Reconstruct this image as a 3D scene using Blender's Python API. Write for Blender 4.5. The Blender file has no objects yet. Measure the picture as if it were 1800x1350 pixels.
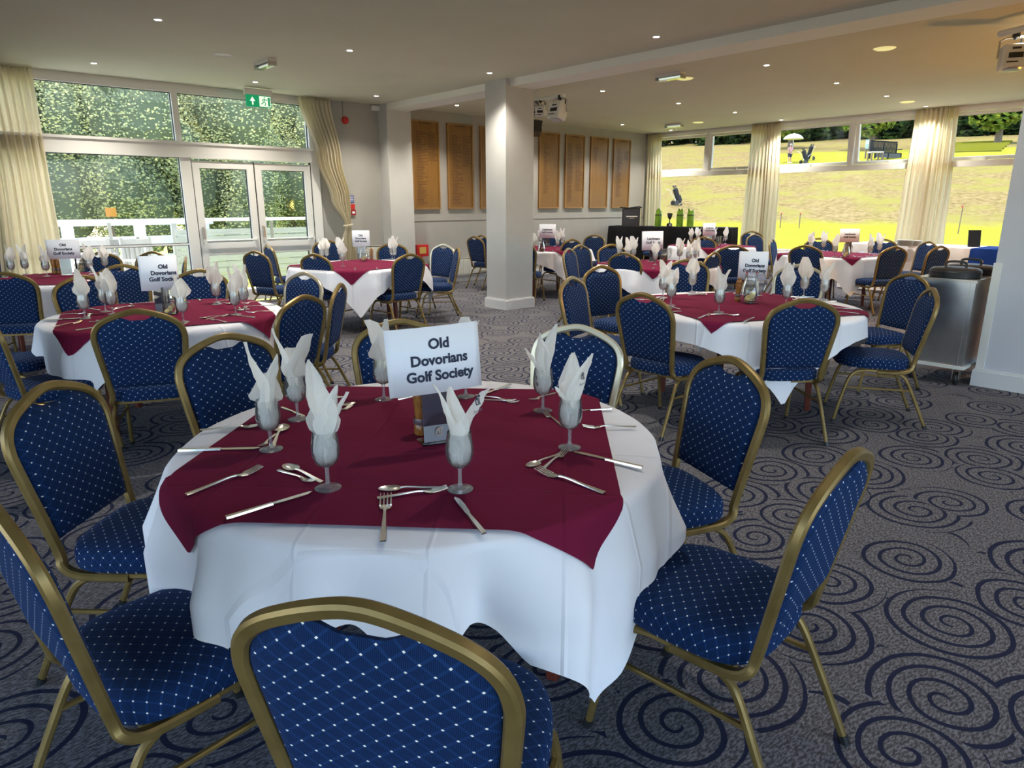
import bpy, bmesh, math, random
from mathutils import Vector, Matrix, noise
R = math.radians
rnd = random.Random(7)
SC = bpy.context.scene
COL = SC.collection

# ------------------------------------------------------------------ camera, sky, sun, exposure
PITCH, FPX, CAMH, CANG = 14.8, 1197.0, 1.48, 48.4      # room axes: x along the glazed wall, y towards it
cd = bpy.data.cameras.new('camera'); cam = bpy.data.objects.new('camera', cd); COL.objects.link(cam)
cd.sensor_fit = 'HORIZONTAL'; cd.sensor_width = 36.0; cd.lens = 36.0 * FPX / 1800.0
cd.clip_start = .05; cd.clip_end = 600
cam.location = (0, 0, CAMH); cam.rotation_euler = (R(90 - PITCH), 0, R(CANG - 90)); SC.camera = cam

w = bpy.data.worlds.new('world'); SC.world = w; w.use_nodes = True
wn = w.node_tree.nodes; wl = w.node_tree.links
sky = wn.new('ShaderNodeTexSky'); sky.sky_type = 'NISHITA'; sky.sun_disc = False
sky.sun_elevation = R(50); sky.sun_rotation = R(8); sky.air_density = 1.0; sky.dust_density = 1.2
wn['Background'].inputs[1].default_value = .42
wl.new(sky.outputs[0], wn['Background'].inputs[0])
sd = bpy.data.lights.new('sun', 'SUN'); sd.energy = 2.9; sd.angle = R(.6); sd.color = (1, .95, .85)
so = bpy.data.objects.new('sun', sd); COL.objects.link(so)
so.rotation_euler = Vector((-.30, -.14, .93)).to_track_quat('Z', 'Y').to_euler()
vs = SC.view_settings; vs.view_transform = 'Standard'; vs.look = 'None'; vs.exposure = 1.35; vs.gamma = 1; vs.use_curve_mapping = False
cy = SC.cycles
cy.use_denoising = True; cy.max_bounces = 9; cy.diffuse_bounces = 5; cy.glossy_bounces = 3; cy.transmission_bounces = 6; cy.transparent_max_bounces = 24
cy.sample_clamp_indirect = 6; cy.caustics_reflective = False; cy.caustics_refractive = False

# ------------------------------------------------------------------ geometry of the view: pixel of the photo -> point of the room
cP, sP = math.cos(R(PITCH)), math.sin(R(PITCH)); cA, sA = math.cos(R(CANG)), math.sin(R(CANG))
def ray(u, v):
    x = (u - 900) / FPX; y = -(v - 675) / FPX
    X, Y, Z = x, cP + y * sP, -sP + y * cP
    return Vector((X * sA + Y * cA, -X * cA + Y * sA, Z))
CAM = Vector((0, 0, CAMH))
def at(u, v, z): d = ray(u, v); return CAM + d * ((z - CAMH) / d.z)
def on_x(u, v, x): d = ray(u, v); return CAM + d * (x / d.x)
def on_y(u, v, y): d = ray(u, v); return CAM + d * (y / d.y)
def px(p):
    X = p[0] * sA - p[1] * cA; Y = p[0] * cA + p[1] * sA; Z = p[2] - CAMH
    zc = Y * cP - Z * sP; yc = Y * sP + Z * cP
    return (900 + FPX * X / zc, 675 - FPX * yc / zc)

# ------------------------------------------------------------------ materials
def mat(name, col=(.8, .8, .8), rough=.5, metal=0, **k):
    m = bpy.data.materials.new(name); m.use_nodes = True
    b = m.node_tree.nodes['Principled BSDF']
    b.inputs['Base Color'].default_value = (*col, 1); b.inputs['Roughness'].default_value = rough; b.inputs['Metallic'].default_value = metal
    for a, v in k.items():
        b.inputs[a.replace('_', ' ')].default_value = v
    return m
def nd(m, t, **k):
    n = m.node_tree.nodes.new(t)
    for a, v in k.items():
        if a.startswith('i_'):
            key = a[2:]; n.inputs[int(key) if key.isdigit() else key.replace('_', ' ')].default_value = v
        else: setattr(n, a, v)
    return n
def lk(m, a, b): m.node_tree.links.new(a, b)
def bs(m): return m.node_tree.nodes['Principled BSDF']
def math_n(m, op, a, b=None, clamp=False):
    n = m.node_tree.nodes.new('ShaderNodeMath'); n.operation = op; n.use_clamp = clamp
    for i, s in enumerate((a, b)):
        if s is None: continue
        if isinstance(s, (int, float)): n.inputs[i].default_value = s
        else: lk(m, s, n.inputs[i])
    return n.outputs[0]
def mix_n(m, fac, a, b):
    n = m.node_tree.nodes.new('ShaderNodeMix'); n.data_type = 'RGBA'
    if isinstance(fac, (int, float)): n.inputs[0].default_value = fac
    else: lk(m, fac, n.inputs[0])
    for i, s in ((6, a), (7, b)):
        if isinstance(s, tuple): n.inputs[i].default_value = (*s, 1)
        else: lk(m, s, n.inputs[i])
    return n.outputs[2]
def noise_n(m, scale, detail=2, vec=None, rough=.5):
    n = nd(m, 'ShaderNodeTexNoise'); n.inputs['Scale'].default_value = scale; n.inputs['Detail'].default_value = detail; n.inputs['Roughness'].default_value = rough
    if vec is not None: lk(m, vec, n.inputs['Vector'])
    return n
def ramp_n(m, fac, stops):
    n = nd(m, 'ShaderNodeValToRGB'); lk(m, fac, n.inputs[0]); e = n.color_ramp.elements
    while len(e) < len(stops): e.new(.5)
    for i, (p, c) in enumerate(stops): e[i].position = p; e[i].color = (*c, 1)
    return n.outputs[0]
def bump_n(m, h, dist, strength=1):
    n = nd(m, 'ShaderNodeBump'); lk(m, h, n.inputs['Height']); n.inputs['Distance'].default_value = dist; n.inputs['Strength'].default_value = strength
    lk(m, n.outputs[0], bs(m).inputs['Normal'])
def mottled(name, c1, c2, scale, rough=.6, bump=0, **k):
    m = mat(name, c1, rough, **k); g = nd(m, 'ShaderNodeTexCoord')
    n = noise_n(m, scale, 4, g.outputs['Object']); lk(m, ramp_n(m, n.outputs[0], [(.35, c1), (.65, c2)]), bs(m).inputs['Base Color'])
    if bump: bump_n(m, n.outputs[0], bump)
    return m

M = {}
M['wall'] = mottled('wall paint', (.36, .345, .315), (.38, .365, .335), 3, .75, .002)
M['column'] = mottled('column paint', (.50, .49, .47), (.53, .52, .50), 3, .7, .001)
M['pillar'] = mottled('pillar paint', (.56, .57, .62), (.59, .60, .65), 3, .7, .001)
M['ceiling'] = mottled('ceiling paint', (.66, .645, .50), (.69, .675, .53), 1.2, .85, .004)
M['beam'] = mat('beam paint', (.86, .85, .78), .6)
M['navywall'] = mat('navy wall paint', (.03, .05, .16), .6)
M['upvc'] = mat('white window frame', (.80, .79, .76), .35)
M['seal'] = mat('black seal', (.02, .02, .02), .6)
M['skirt'] = mat('white gloss skirting', (.68, .68, .68), .35)
M['radiator'] = mat('radiator enamel', (.68, .67, .60), .4)
M['chrome'] = mat('brushed steel', (.55, .53, .50), .3, 1)
M['cutlery'] = mat('polished cutlery', (.88, .85, .79), .24, 1)
M['black'] = mat('black plastic', (.015, .015, .017), .4)
M['white'] = mat('white plastic', (.75, .74, .70), .4)

M['red'] = mat('red plastic', (.55, .02, .02), .4)
M['darkred'] = mat('mahogany wood', (.12, .022, .012), .35)
M['paper'] = mat('white paper', (.80, .82, .90), .7)
M['ink'] = mat('ink', (.012, .02, .05), .7)
M['greyink'] = mat('grey ink', (.12, .13, .18), .7)

def cloth_mat(name, c1, c2):
    m = mat(name, c1, .9, Specular_IOR_Level=.12)
    g = nd(m, 'ShaderNodeTexCoord'); n = noise_n(m, 6, 3, g.outputs['Object'])
    lk(m, ramp_n(m, n.outputs[0], [(.3, c1), (.7, c2)]), bs(m).inputs['Base Color'])
    sp = nd(m, 'ShaderNodeSeparateXYZ'); lk(m, g.outputs['Object'], sp.inputs[0]); rid = None
    for op in ('ADD', 'SUBTRACT'):
        t = math_n(m, 'DIVIDE', math_n(m, op, sp.outputs[0], sp.outputs[1]), 1.4142 * .305)
        q = math_n(m, 'ABSOLUTE', math_n(m, 'SUBTRACT', math_n(m, 'FRACT', t), .5)); k = math_n(m, 'SUBTRACT', 1, math_n(m, 'DIVIDE', q, .028), True)
        rid = k if rid is None else math_n(m, 'MAXIMUM', rid, k)
    big = noise_n(m, 4.5, 3, g.outputs['Object']); h = math_n(m, 'ADD', math_n(m, 'MULTIPLY', rid, .55), math_n(m, 'MULTIPLY', big.outputs[0], 1.6))
    bump_n(m, h, .0075, .8)
    return m
M['tcloth'] = cloth_mat('white linen', (.86, .85, .90), (.90, .89, .93))
M['overlay'] = cloth_mat('burgundy linen', (.160, .010, .040), (.180, .012, .047))
M['blackcloth'] = cloth_mat('black cloth', (.010, .010, .012), (.014, .014, .016))
M['bluecloth'] = cloth_mat('blue cloth', (.012, .045, .25), (.016, .055, .29))

def napkin_mat():
    m = mat('paper napkin', (.93, .92, .90), .85); b = bs(m); t = nd(m, 'ShaderNodeBsdfTranslucent'); t.inputs[0].default_value = (.93, .92, .88, 1)
    x = nd(m, 'ShaderNodeMixShader'); x.inputs[0].default_value = .55
    lk(m, b.outputs[0], x.inputs[1]); lk(m, t.outputs[0], x.inputs[2]); lk(m, x.outputs[0], m.node_tree.nodes['Material Output'].inputs[0])
    g = nd(m, 'ShaderNodeTexCoord'); n = noise_n(m, 45, 4, g.outputs['Object'], .6); bump_n(m, n.outputs[0], .012, .55)
    return m
M['napkin'] = napkin_mat()

def curtain_mat():
    m = mat('cream voile', (.86, .81, .68), .9); b = bs(m); t = nd(m, 'ShaderNodeBsdfTranslucent'); t.inputs[0].default_value = (.86, .80, .62, 1)
    x = nd(m, 'ShaderNodeMixShader'); x.inputs[0].default_value = .55
    tr = nd(m, 'ShaderNodeBsdfTransparent'); y = nd(m, 'ShaderNodeMixShader'); y.inputs[0].default_value = .10
    lk(m, b.outputs[0], x.inputs[1]); lk(m, t.outputs[0], x.inputs[2]); lk(m, x.outputs[0], y.inputs[1]); lk(m, tr.outputs[0], y.inputs[2])
    lk(m, y.outputs[0], m.node_tree.nodes['Material Output'].inputs[0]); return m
M['curtain'] = curtain_mat()

def thin_glass(name, tint=(.97, .98, .98), refl=1.0):
    m = bpy.data.materials.new(name); m.use_nodes = True; nt = m.node_tree; nt.nodes.remove(nt.nodes['Principled BSDF'])
    tr = nt.nodes.new('ShaderNodeBsdfTransparent'); tr.inputs[0].default_value = (*tint, 1)
    gl = nt.nodes.new('ShaderNodeBsdfGlossy'); gl.inputs['Roughness'].default_value = .03
    fr = nt.nodes.new('ShaderNodeFresnel'); fr.inputs[0].default_value = 1.45
    mu = nt.nodes.new('ShaderNodeMath'); mu.operation = 'MULTIPLY'; mu.inputs[1].default_value = refl; mu.use_clamp = True
    mx = nt.nodes.new('ShaderNodeMixShader'); L = nt.links.new
    L(fr.outputs[0], mu.inputs[0]); L(mu.outputs[0], mx.inputs[0]); L(tr.outputs[0], mx.inputs[1]); L(gl.outputs[0], mx.inputs[2])
    L(mx.outputs[0], nt.nodes['Material Output'].inputs[0]); return m
M['pane'] = thin_glass('window glass', (.97, .98, .975), .35)
M['goblet'] = thin_glass('goblet glass', (.965, .967, .975), 2.2)
M['stem'] = thin_glass('stem glass', (.975, .975, .98), 1.4)
for _g, _f in (('goblet', .05), ('stem', .14)):
    _m = M[_g]; _nt = _m.node_tree; _o = _nt.nodes['Material Output']; _s = _o.inputs[0].links[0].from_socket; _d = _nt.nodes.new('ShaderNodeBsdfDiffuse'); _d.inputs[0].default_value = (.85, .86, .88, 1); _x = _nt.nodes.new('ShaderNodeMixShader'); _x.inputs[0].default_value = _f
    _nt.links.new(_s, _x.inputs[1]); _nt.links.new(_d.outputs[0], _x.inputs[2]); _nt.links.new(_x.outputs[0], _o.inputs[0])
M['water'] = thin_glass('water', (.93, .95, .90), 1.5)
M['acrylic'] = thin_glass('clear acrylic', (.90, .91, .93), 1.5)

def fabric_mat():
    m = mat('navy dotted weave', (.02, .05, .18), .85, Specular_IOR_Level=.12, Sheen_Weight=.06, Sheen_Roughness=.4)
    bs(m).inputs['Sheen Tint'].default_value = (.35, .5, 1, 1)
    uv = nd(m, 'ShaderNodeUVMap'); sp = nd(m, 'ShaderNodeSeparateXYZ'); lk(m, uv.outputs[0], sp.inputs[0])
    u = math_n(m, 'DIVIDE', sp.outputs[0], .046); v = math_n(m, 'DIVIDE', sp.outputs[1], .036)
    p = math_n(m, 'ADD', u, v); q = math_n(m, 'SUBTRACT', u, v)
    fp = math_n(m, 'ABSOLUTE', math_n(m, 'SUBTRACT', math_n(m, 'FRACT', p), .5)); fq = math_n(m, 'ABSOLUTE', math_n(m, 'SUBTRACT', math_n(m, 'FRACT', q), .5))
    mn = math_n(m, 'MINIMUM', fp, fq); mxx = math_n(m, 'MAXIMUM', fp, fq)
    dot = math_n(m, 'LESS_THAN', mxx, .068)
    band = math_n(m, 'LESS_THAN', mn, .09)
    stripe = math_n(m, 'FRACT', math_n(m, 'MULTIPLY', sp.outputs[0], 330))
    st = math_n(m, 'LESS_THAN', stripe, .45)
    c1 = mix_n(m, st, (.0075, .028, .100), (.0032, .0115, .042))
    c2 = mix_n(m, band, c1, (.0085, .032, .112))
    c3 = mix_n(m, dot, c2, (.80, .80, .74)); lk(m, c3, bs(m).inputs['Base Color'])
    bump_n(m, math_n(m, 'ADD', math_n(m, 'MULTIPLY', stripe, .5), math_n(m, 'MULTIPLY', dot, 1.5)), .0012, .6)
    return m
M['fabric'] = fabric_mat()
def gold_mat():
    m = mat('gold painted steel', (.30, .20, .07), .40, .5)
    g = nd(m, 'ShaderNodeTexCoord'); n = noise_n(m, 14, 3, g.outputs['Object'])
    lk(m, ramp_n(m, n.outputs[0], [(.3, (.19, .125, .038)), (.75, (.28, .19, .066))]), bs(m).inputs['Base Color']); return m
M['gold'] = gold_mat()

def carpet_mat():
    m = mat('swirl carpet', (.2, .2, .2), .95, Specular_IOR_Level=.15)
    g = nd(m, 'ShaderNodeNewGeometry'); pos = g.outputs['Position']
    wob = noise_n(m, 3.0, 1, pos)
    wv = nd(m, 'ShaderNodeVectorMath', operation='SCALE'); lk(m, wob.outputs['Color'], wv.inputs[0]); wv.inputs['Scale'].default_value = .05
    ad = nd(m, 'ShaderNodeVectorMath', operation='ADD'); lk(m, pos, ad.inputs[0]); lk(m, wv.outputs[0], ad.inputs[1])
    def spiral(scale, off, pitch, rmin, rmax, width, seedrand):
        a2 = nd(m, 'ShaderNodeVectorMath', operation='ADD'); lk(m, ad.outputs[0], a2.inputs[0]); a2.inputs[1].default_value = off
        vo = nd(m, 'ShaderNodeTexVoronoi', voronoi_dimensions='2D', feature='F1'); vo.inputs['Scale'].default_value = scale; vo.inputs['Randomness'].default_value = seedrand
        lk(m, a2.outputs[0], vo.inputs['Vector'])
        sb = nd(m, 'ShaderNodeVectorMath', operation='SUBTRACT'); lk(m, a2.outputs[0], sb.inputs[0]); lk(m, vo.outputs['Position'], sb.inputs[1])
        sp = nd(m, 'ShaderNodeSeparateXYZ'); lk(m, sb.outputs[0], sp.inputs[0])
        sc = nd(m, 'ShaderNodeSeparateColor'); lk(m, vo.outputs['Color'], sc.inputs[0])
        x, y = sp.outputs[0], math_n(m, 'MULTIPLY', sp.outputs[1], 1.12)
        r = math_n(m, 'SQRT', math_n(m, 'ADD', math_n(m, 'MULTIPLY', x, x), math_n(m, 'MULTIPLY', y, y)))
        th = math_n(m, 'DIVIDE', math_n(m, 'ARCTAN2', y, x), 2 * math.pi)
        sg = math_n(m, 'SUBTRACT', math_n(m, 'MULTIPLY', math_n(m, 'GREATER_THAN', sc.outputs[0], .5), 2), 1)
        ph = math_n(m, 'ADD', math_n(m, 'DIVIDE', r, pitch), math_n(m, 'MULTIPLY', th, sg)); ph = math_n(m, 'ADD', ph, math_n(m, 'MULTIPLY', sc.outputs[1], 1))
        f = math_n(m, 'ABSOLUTE', math_n(m, 'SUBTRACT', math_n(m, 'FRACT', math_n(m, 'ADD', ph, 10)), .5))
        wd = math_n(m, 'ADD', width, math_n(m, 'MULTIPLY', r, .22))
        line = math_n(m, 'LESS_THAN', f, wd)
        rm = math_n(m, 'ADD', rmin, math_n(m, 'MULTIPLY', sc.outputs[2], rmax - rmin))
        return line, r, rm, th, sc
    l1, r1, rm1, th1, sc1 = spiral(2.35, (0, 0, 0), .066, .205, .270, .105, .58)
    s1 = math_n(m, 'MULTIPLY', l1, math_n(m, 'MULTIPLY', math_n(m, 'LESS_THAN', r1, rm1), math_n(m, 'GREATER_THAN', r1, .016)))
    l2, r2, rm2, th2, sc2 = spiral(2.6, (.37, .71, 0), .12, .11, .16, .03, .9)
    arc = math_n(m, 'LESS_THAN', math_n(m, 'ABSOLUTE', math_n(m, 'SUBTRACT', r2, rm2)), math_n(m, 'MULTIPLY', math_n(m, 'SUBTRACT', .22, math_n(m, 'ABSOLUTE', th2)), .055))
    s2 = math_n(m, 'MULTIPLY', arc, math_n(m, 'GREATER_THAN', r1, math_n(m, 'ADD', rm1, .004)))
    s = math_n(m, 'MAXIMUM', s1, s2)
    mp = nd(m, 'ShaderNodeMapping'); lk(m, pos, mp.inputs[0]); mp.inputs['Rotation'].default_value = (0, 0, R(35)); mp.inputs['Scale'].default_value = (1, 2.6, 1)
    n1 = noise_n(m, 55, 3, mp.outputs[0], .65); n2 = noise_n(m, 1.3, 2, pos)
    base = ramp_n(m, n1.outputs[0], [(.42, (.068, .063, .067)), (.50, (.125, .119, .128)), (.58, (.205, .198, .215))])
    navy = mix_n(m, n1.outputs[0], (.010, .013, .036), (.024, .029, .062))
    c = mix_n(m, s, base, navy)
    hs = nd(m, 'ShaderNodeHueSaturation'); lk(m, c, hs.inputs['Color']); lk(m, math_n(m, 'ADD', .88, math_n(m, 'MULTIPLY', n2.outputs[0], .24)), hs.inputs['Value'])
    lk(m, hs.outputs[0], bs(m).inputs['Base Color'])
    n3 = noise_n(m, 420, 2, pos); bump_n(m, n3.outputs[0], .003, .6)
    return m
M['carpet'] = carpet_mat()

def wood_mat(name, c1, c2, scale=(8, 8, .6), rough=.45):
    m = mat(name, c1, rough); g = nd(m, 'ShaderNodeTexCoord'); mp = nd(m, 'ShaderNodeMapping'); lk(m, g.outputs['Object'], mp.inputs[0]); mp.inputs['Scale'].default_value = scale
    n = noise_n(m, 4, 5, mp.outputs[0], .6); lk(m, ramp_n(m, n.outputs[0], [(.35, c1), (.65, c2)]), bs(m).inputs['Base Color']); return m
M['oak'] = wood_mat('oak veneer', (.18, .080, .010), (.24, .112, .015), (9, 9, .5))
M['oakedge'] = wood_mat('oak edge', (.25, .125, .03), (.32, .165, .045), (9, 9, .8))
M['millwood'] = wood_mat('varnished mill wood', (.20, .075, .015), (.36, .16, .04), (20, 20, 8), .25)
M['greywood'] = wood_mat('weathered wood', (.42, .40, .38), (.55, .53, .50), (1, 20, 20), .8)
M['gardenwood'] = wood_mat('pale garden wood', (.50, .48, .44), (.62, .60, .56), (20, 20, 2), .8)
M['benchwood'] = wood_mat('dark bench wood', (.012, .013, .015), (.024, .026, .030), (2, 20, 20), .95); bs(M['benchwood']).inputs['Specular IOR Level'].default_value = .1
M['bark'] = wood_mat('bark', (.10, .07, .045), (.18, .13, .09), (6, 6, 1), .9)

def leaf_mat(name, cs, trans=.35):
    m = mat(name, cs[0], .8, Specular_IOR_Level=.1); b = bs(m); oi = nd(m, 'ShaderNodeNewGeometry'); g = nd(m, 'ShaderNodeTexCoord'); n = noise_n(m, 1.3, 2, g.outputs['Object'])
    n2 = noise_n(m, .7, 3, g.outputs['Object'], .6); f = math_n(m, 'ADD', math_n(m, 'ADD', math_n(m, 'MULTIPLY', oi.outputs['Random Per Island'], .28), math_n(m, 'MULTIPLY', n.outputs[0], .3)), math_n(m, 'MULTIPLY', n2.outputs[0], .55))
    c = ramp_n(m, f, [(.38, cs[0]), (.56, cs[1]), (.76, cs[2])]); lk(m, c, b.inputs['Base Color'])
    t = nd(m, 'ShaderNodeBsdfTranslucent'); lk(m, c, t.inputs[0]); x = nd(m, 'ShaderNodeMixShader'); x.inputs[0].default_value = trans
    lk(m, b.outputs[0], x.inputs[1]); lk(m, t.outputs[0], x.inputs[2]); lk(m, x.outputs[0], m.node_tree.nodes['Material Output'].inputs[0]); return m
M['hedge'] = leaf_mat('hedge leaves', [(.28, .33, .24), (.64, .66, .36), (.96, .90, .42)], .5)
M['darkleaf'] = leaf_mat('dark leaves', [(.010, .020, .008), (.022, .045, .014), (.10, .16, .03)], .25)
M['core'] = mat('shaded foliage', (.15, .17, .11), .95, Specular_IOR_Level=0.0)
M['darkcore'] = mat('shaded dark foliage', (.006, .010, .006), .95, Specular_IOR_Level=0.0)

def turf_mat():
    m = mat('golf turf', (.4, .4, .1), .95, Specular_IOR_Level=.0); g = nd(m, 'ShaderNodeNewGeometry'); pos = g.outputs['Position']
    at_ = nd(m, 'ShaderNodeAttribute', attribute_name='rough_zone')
    n1 = noise_n(m, .35, 4, pos, .6); n2 = noise_n(m, 3.0, 4, pos, .7)
    green = mix_n(m, n1.outputs[0], (.195, .190, .022), (.245, .222, .030))
    brown = mix_n(m, ramp_n(m, n2.outputs[0], [(.35, (0, 0, 0)), (.65, (1, 1, 1))]), (.125, .092, .034), (.24, .18, .082))
    brown2 = mix_n(m, ramp_n(m, n1.outputs[0], [(.45, (0, 0, 0)), (.62, (1, 1, 1))]), brown, (.19, .165, .045))
    lk(m, mix_n(m, at_.outputs['Fac'], green, brown2), bs(m).inputs['Base Color']); return m
M['turf'] = turf_mat()
M['rough'] = mottled('terrace riser shade', (.05, .075, .012), (.08, .11, .02), 2, .95)  # dark green that paints the shaded risers of the grass terraces
M['paving'] = mottled('pale paving', (.74, .71, .65), (.82, .79, .73), 5, .9)

def emit(name, col, s):
    m = bpy.data.materials.new(name); m.use_nodes = True; b = m.node_tree.nodes['Principled BSDF']
    b.inputs['Base Color'].default_value = (*col, 1); b.inputs['Emission Color'].default_value = (*col, 1); b.inputs['Emission Strength'].default_value = s; return m
M['lamp'] = emit('downlight glow', (1, .95, .85), 22)
M['cream'] = emit('yellow disc glow', (.92, .86, .38), .22)  # weak emission put into the yellow ceiling discs to brighten them
M['exitgreen'] = emit('exit green', (.0, .30, .12), .25)
M['exitwhite'] = emit('exit pale', (.8, .9, .75), .35)

# ------------------------------------------------------------------ mesh helpers
class MB:
    def __init__(s): s.v = []; s.f = []; s.m = []; s.uv = {}
    def add(s, vs, fs, mi=0):
        o = len(s.v); s.v += [tuple(p) for p in vs]; s.f += [tuple(i + o for i in f) for f in fs]; s.m += [mi] * len(fs); return s
    def box(s, x0, x1, y0, y1, z0, z1, mi=0):
        v = [(x, y, z) for x in (x0, x1) for y in (y0, y1) for z in (z0, z1)]
        return s.add(v, [(0, 1, 3, 2), (4, 6, 7, 5), (0, 4, 5, 1), (2, 3, 7, 6), (0, 2, 6, 4), (1, 5, 7, 3)], mi)
    def obox(s, c, X, Y, Z, mi=0):          # oriented box: centre and half vectors
        c, X, Y, Z = map(Vector, (c, X, Y, Z)); v = [c + X * i + Y * j + Z * k for i in (-1, 1) for j in (-1, 1) for k in (-1, 1)]
        return s.add(v, [(0, 1, 3, 2), (4, 6, 7, 5), (0, 4, 5, 1), (2, 3, 7, 6), (0, 2, 6, 4), (1, 5, 7, 3)], mi)
    def lathe(s, prof, n=24, c=(0, 0, 0), mi=0, cap=True):
        o = []; k = len(prof)
        for i in range(n):
            a = 2 * math.pi * i / n
            for r, z in prof: o.append((c[0] + r * math.cos(a), c[1] + r * math.sin(a), c[2] + z))
        fs = [(i * k + j, ((i + 1) % n) * k + j, ((i + 1) % n) * k + j + 1, i * k + j + 1) for i in range(n) for j in range(k - 1)]
        if cap:
            if prof[0][0] > 1e-4: fs.append(tuple(i * k for i in range(n))[::-1])
            if prof[-1][0] > 1e-4: fs.append(tuple(i * k + k - 1 for i in range(n)))
        return s.add(o, fs, mi)
    def tube(s, path, sec, mi=0, closed=False, ref=(0, 1, 0), scale=None):
        P = [Vector(p) for p in path]; n = len(P); k = len(sec); o = []
        N = None
        for i in range(n):
            t = (P[min(i + 1, n - 1)] - P[max(i - 1, 0)]).normalized()
            if N is None:
                N = Vector(ref); N = (N - t * N.dot(t)).normalized()
            else: N = (N - t * N.dot(t)).normalized()
            B = t.cross(N); sc = scale[i] if scale else 1
            for a, b in sec: o.append(P[i] + (B * a + N * b) * sc)
        fs = [(i * k + j, i * k + (j + 1) % k, (i + 1) * k + (j + 1) % k, (i + 1) * k + j) for i in range(n - 1) for j in range(k)]
        fs += [tuple(range(k))[::-1], tuple((n - 1) * k + j for j in range(k))]
        return s.add(o, fs, mi)
    def mesh(s, name, mats, smooth=35, solid=0):
        me = bpy.data.meshes.new(name); me.from_pydata(s.v, [], s.f)
        for m_ in (mats if isinstance(mats, (list, tuple)) else [mats]): me.materials.append(m_)
        me.polygons.foreach_set('material_index', s.m)
        if s.uv:
            l = me.uv_layers.new(name='UVMap')
            for lp in me.loops: l.data[lp.index].uv = s.uv.get(lp.vertex_index, (0, 0))
        bm = bmesh.new(); bm.from_mesh(me); bmesh.ops.recalc_face_normals(bm, faces=bm.faces); bm.to_mesh(me); bm.free()
        if smooth:
            me.polygons.foreach_set('use_smooth', [True] * len(me.polygons)); me.set_sharp_from_angle(angle=R(smooth))
        me.update(); return me
def circ(r, n=8): return [(r * math.cos(2 * math.pi * i / n), r * math.sin(2 * math.pi * i / n)) for i in range(n)]
def rrect(a, b, c=.3):
    x, y = a / 2, b / 2; k = min(x, y) * c
    return [(x, -y + k), (x, y - k), (x - k, y), (-x + k, y), (-x, y - k), (-x, -y + k), (-x + k, -y), (x - k, -y)]
def catmull(pts, n=6):
    P = [Vector(p) for p in pts]; P = [P[0] * 2 - P[1]] + P + [P[-1] * 2 - P[-2]]; out = []
    for i in range(1, len(P) - 2):
        for j in range(n):
            t = j / n; a, b, c, d = P[i - 1:i + 3]
            out.append(.5 * ((2 * b) + (c - a) * t + (2 * a - 5 * b + 4 * c - d) * t * t + (3 * b - a - 3 * c + d) * t ** 3))
    out.append(P[-2]); return out

def obj(name, me, parent=None, loc=(0, 0, 0), rz=0, rot=None, mats=None, smooth=35):
    if isinstance(me, MB): me = me.mesh(name, mats, smooth)
    o = bpy.data.objects.new(name, me); COL.objects.link(o); o.parent = parent; o.location = loc
    o.rotation_euler = rot if rot else (0, 0, rz); return o
def tag(o, label=None, cat=None, group=None, kind=None):
    if label: o['label'] = label
    if cat: o['category'] = cat
    if group: o['group'] = group
    if kind: o['kind'] = kind
    return o
def thing(name, label, cat, loc=(0, 0, 0), rz=0, group=None):
    o = bpy.data.objects.new(name, None); o.empty_display_size = .1; COL.objects.link(o); o.location = loc; o.rotation_euler = (0, 0, rz)
    return tag(o, label, cat, group)
def struct(name, mb, m, parent=None, smooth=0, loc=(0, 0, 0)):
    o = obj(name, mb, parent, mats=m, smooth=smooth, loc=loc)
    if parent is None: o['kind'] = 'structure'
    return o
def boxo(name, x0, x1, y0, y1, z0, z1, m, parent=None):
    return struct(name, MB().box(x0, x1, y0, y1, z0, z1), m, parent)
def text_mesh(s, size, m, align='CENTER', bold=.0, space=1.0):
    cu = bpy.data.curves.new('t', 'FONT'); cu.body = s; cu.size = size; cu.align_x = align; cu.align_y = 'CENTER'; cu.offset = bold; cu.space_line = space; cu.resolution_u = 3
    o = bpy.data.objects.new('t', cu); COL.objects.link(o); bpy.context.view_layer.update()
    me = bpy.data.meshes.new_from_object(o.evaluated_get(bpy.context.evaluated_depsgraph_get())); bpy.data.objects.remove(o); bpy.data.curves.remove(cu)
    me.materials.clear(); me.materials.append(m); return me

# ------------------------------------------------------------------ setting: shell of the room
CZ = 3.10; NB = 10.75; EA = 13.95; WA = -4.5; SB = -4.5
fl = MB(); fl.box(WA, EA, SB, NB, -.1, 0); struct('floor', fl, M['carpet'])
ce = MB(); ce.box(WA - .1, EA + .35, SB - .1, NB + .35, CZ, CZ + .12); struct('ceiling', ce, M['ceiling'])
# glazed north wall: opening x 1.40..5.32, z 0..3.03
boxo('wall_north', 5.34, EA + .2, NB, NB + .2, 0, CZ, M['wall'])
boxo('wall_north_navy', WA, .98, NB, NB + .2, 0, CZ, M['navywall'])
boxo('wall_north_head', .98, 5.34, NB, NB + .2, 3.055, CZ, M['upvc'])
# east window wall
boxo('wall_east', EA, EA + .2, -1.5, NB, 0, .5, M['wall'])
boxo('wall_east_head', EA, EA + .2, -1.5, NB, 3.06, CZ, M['upvc'])
boxo('wall_east_south', EA, EA + .2, SB, -1.5, 0, CZ, M['wall'])
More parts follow.
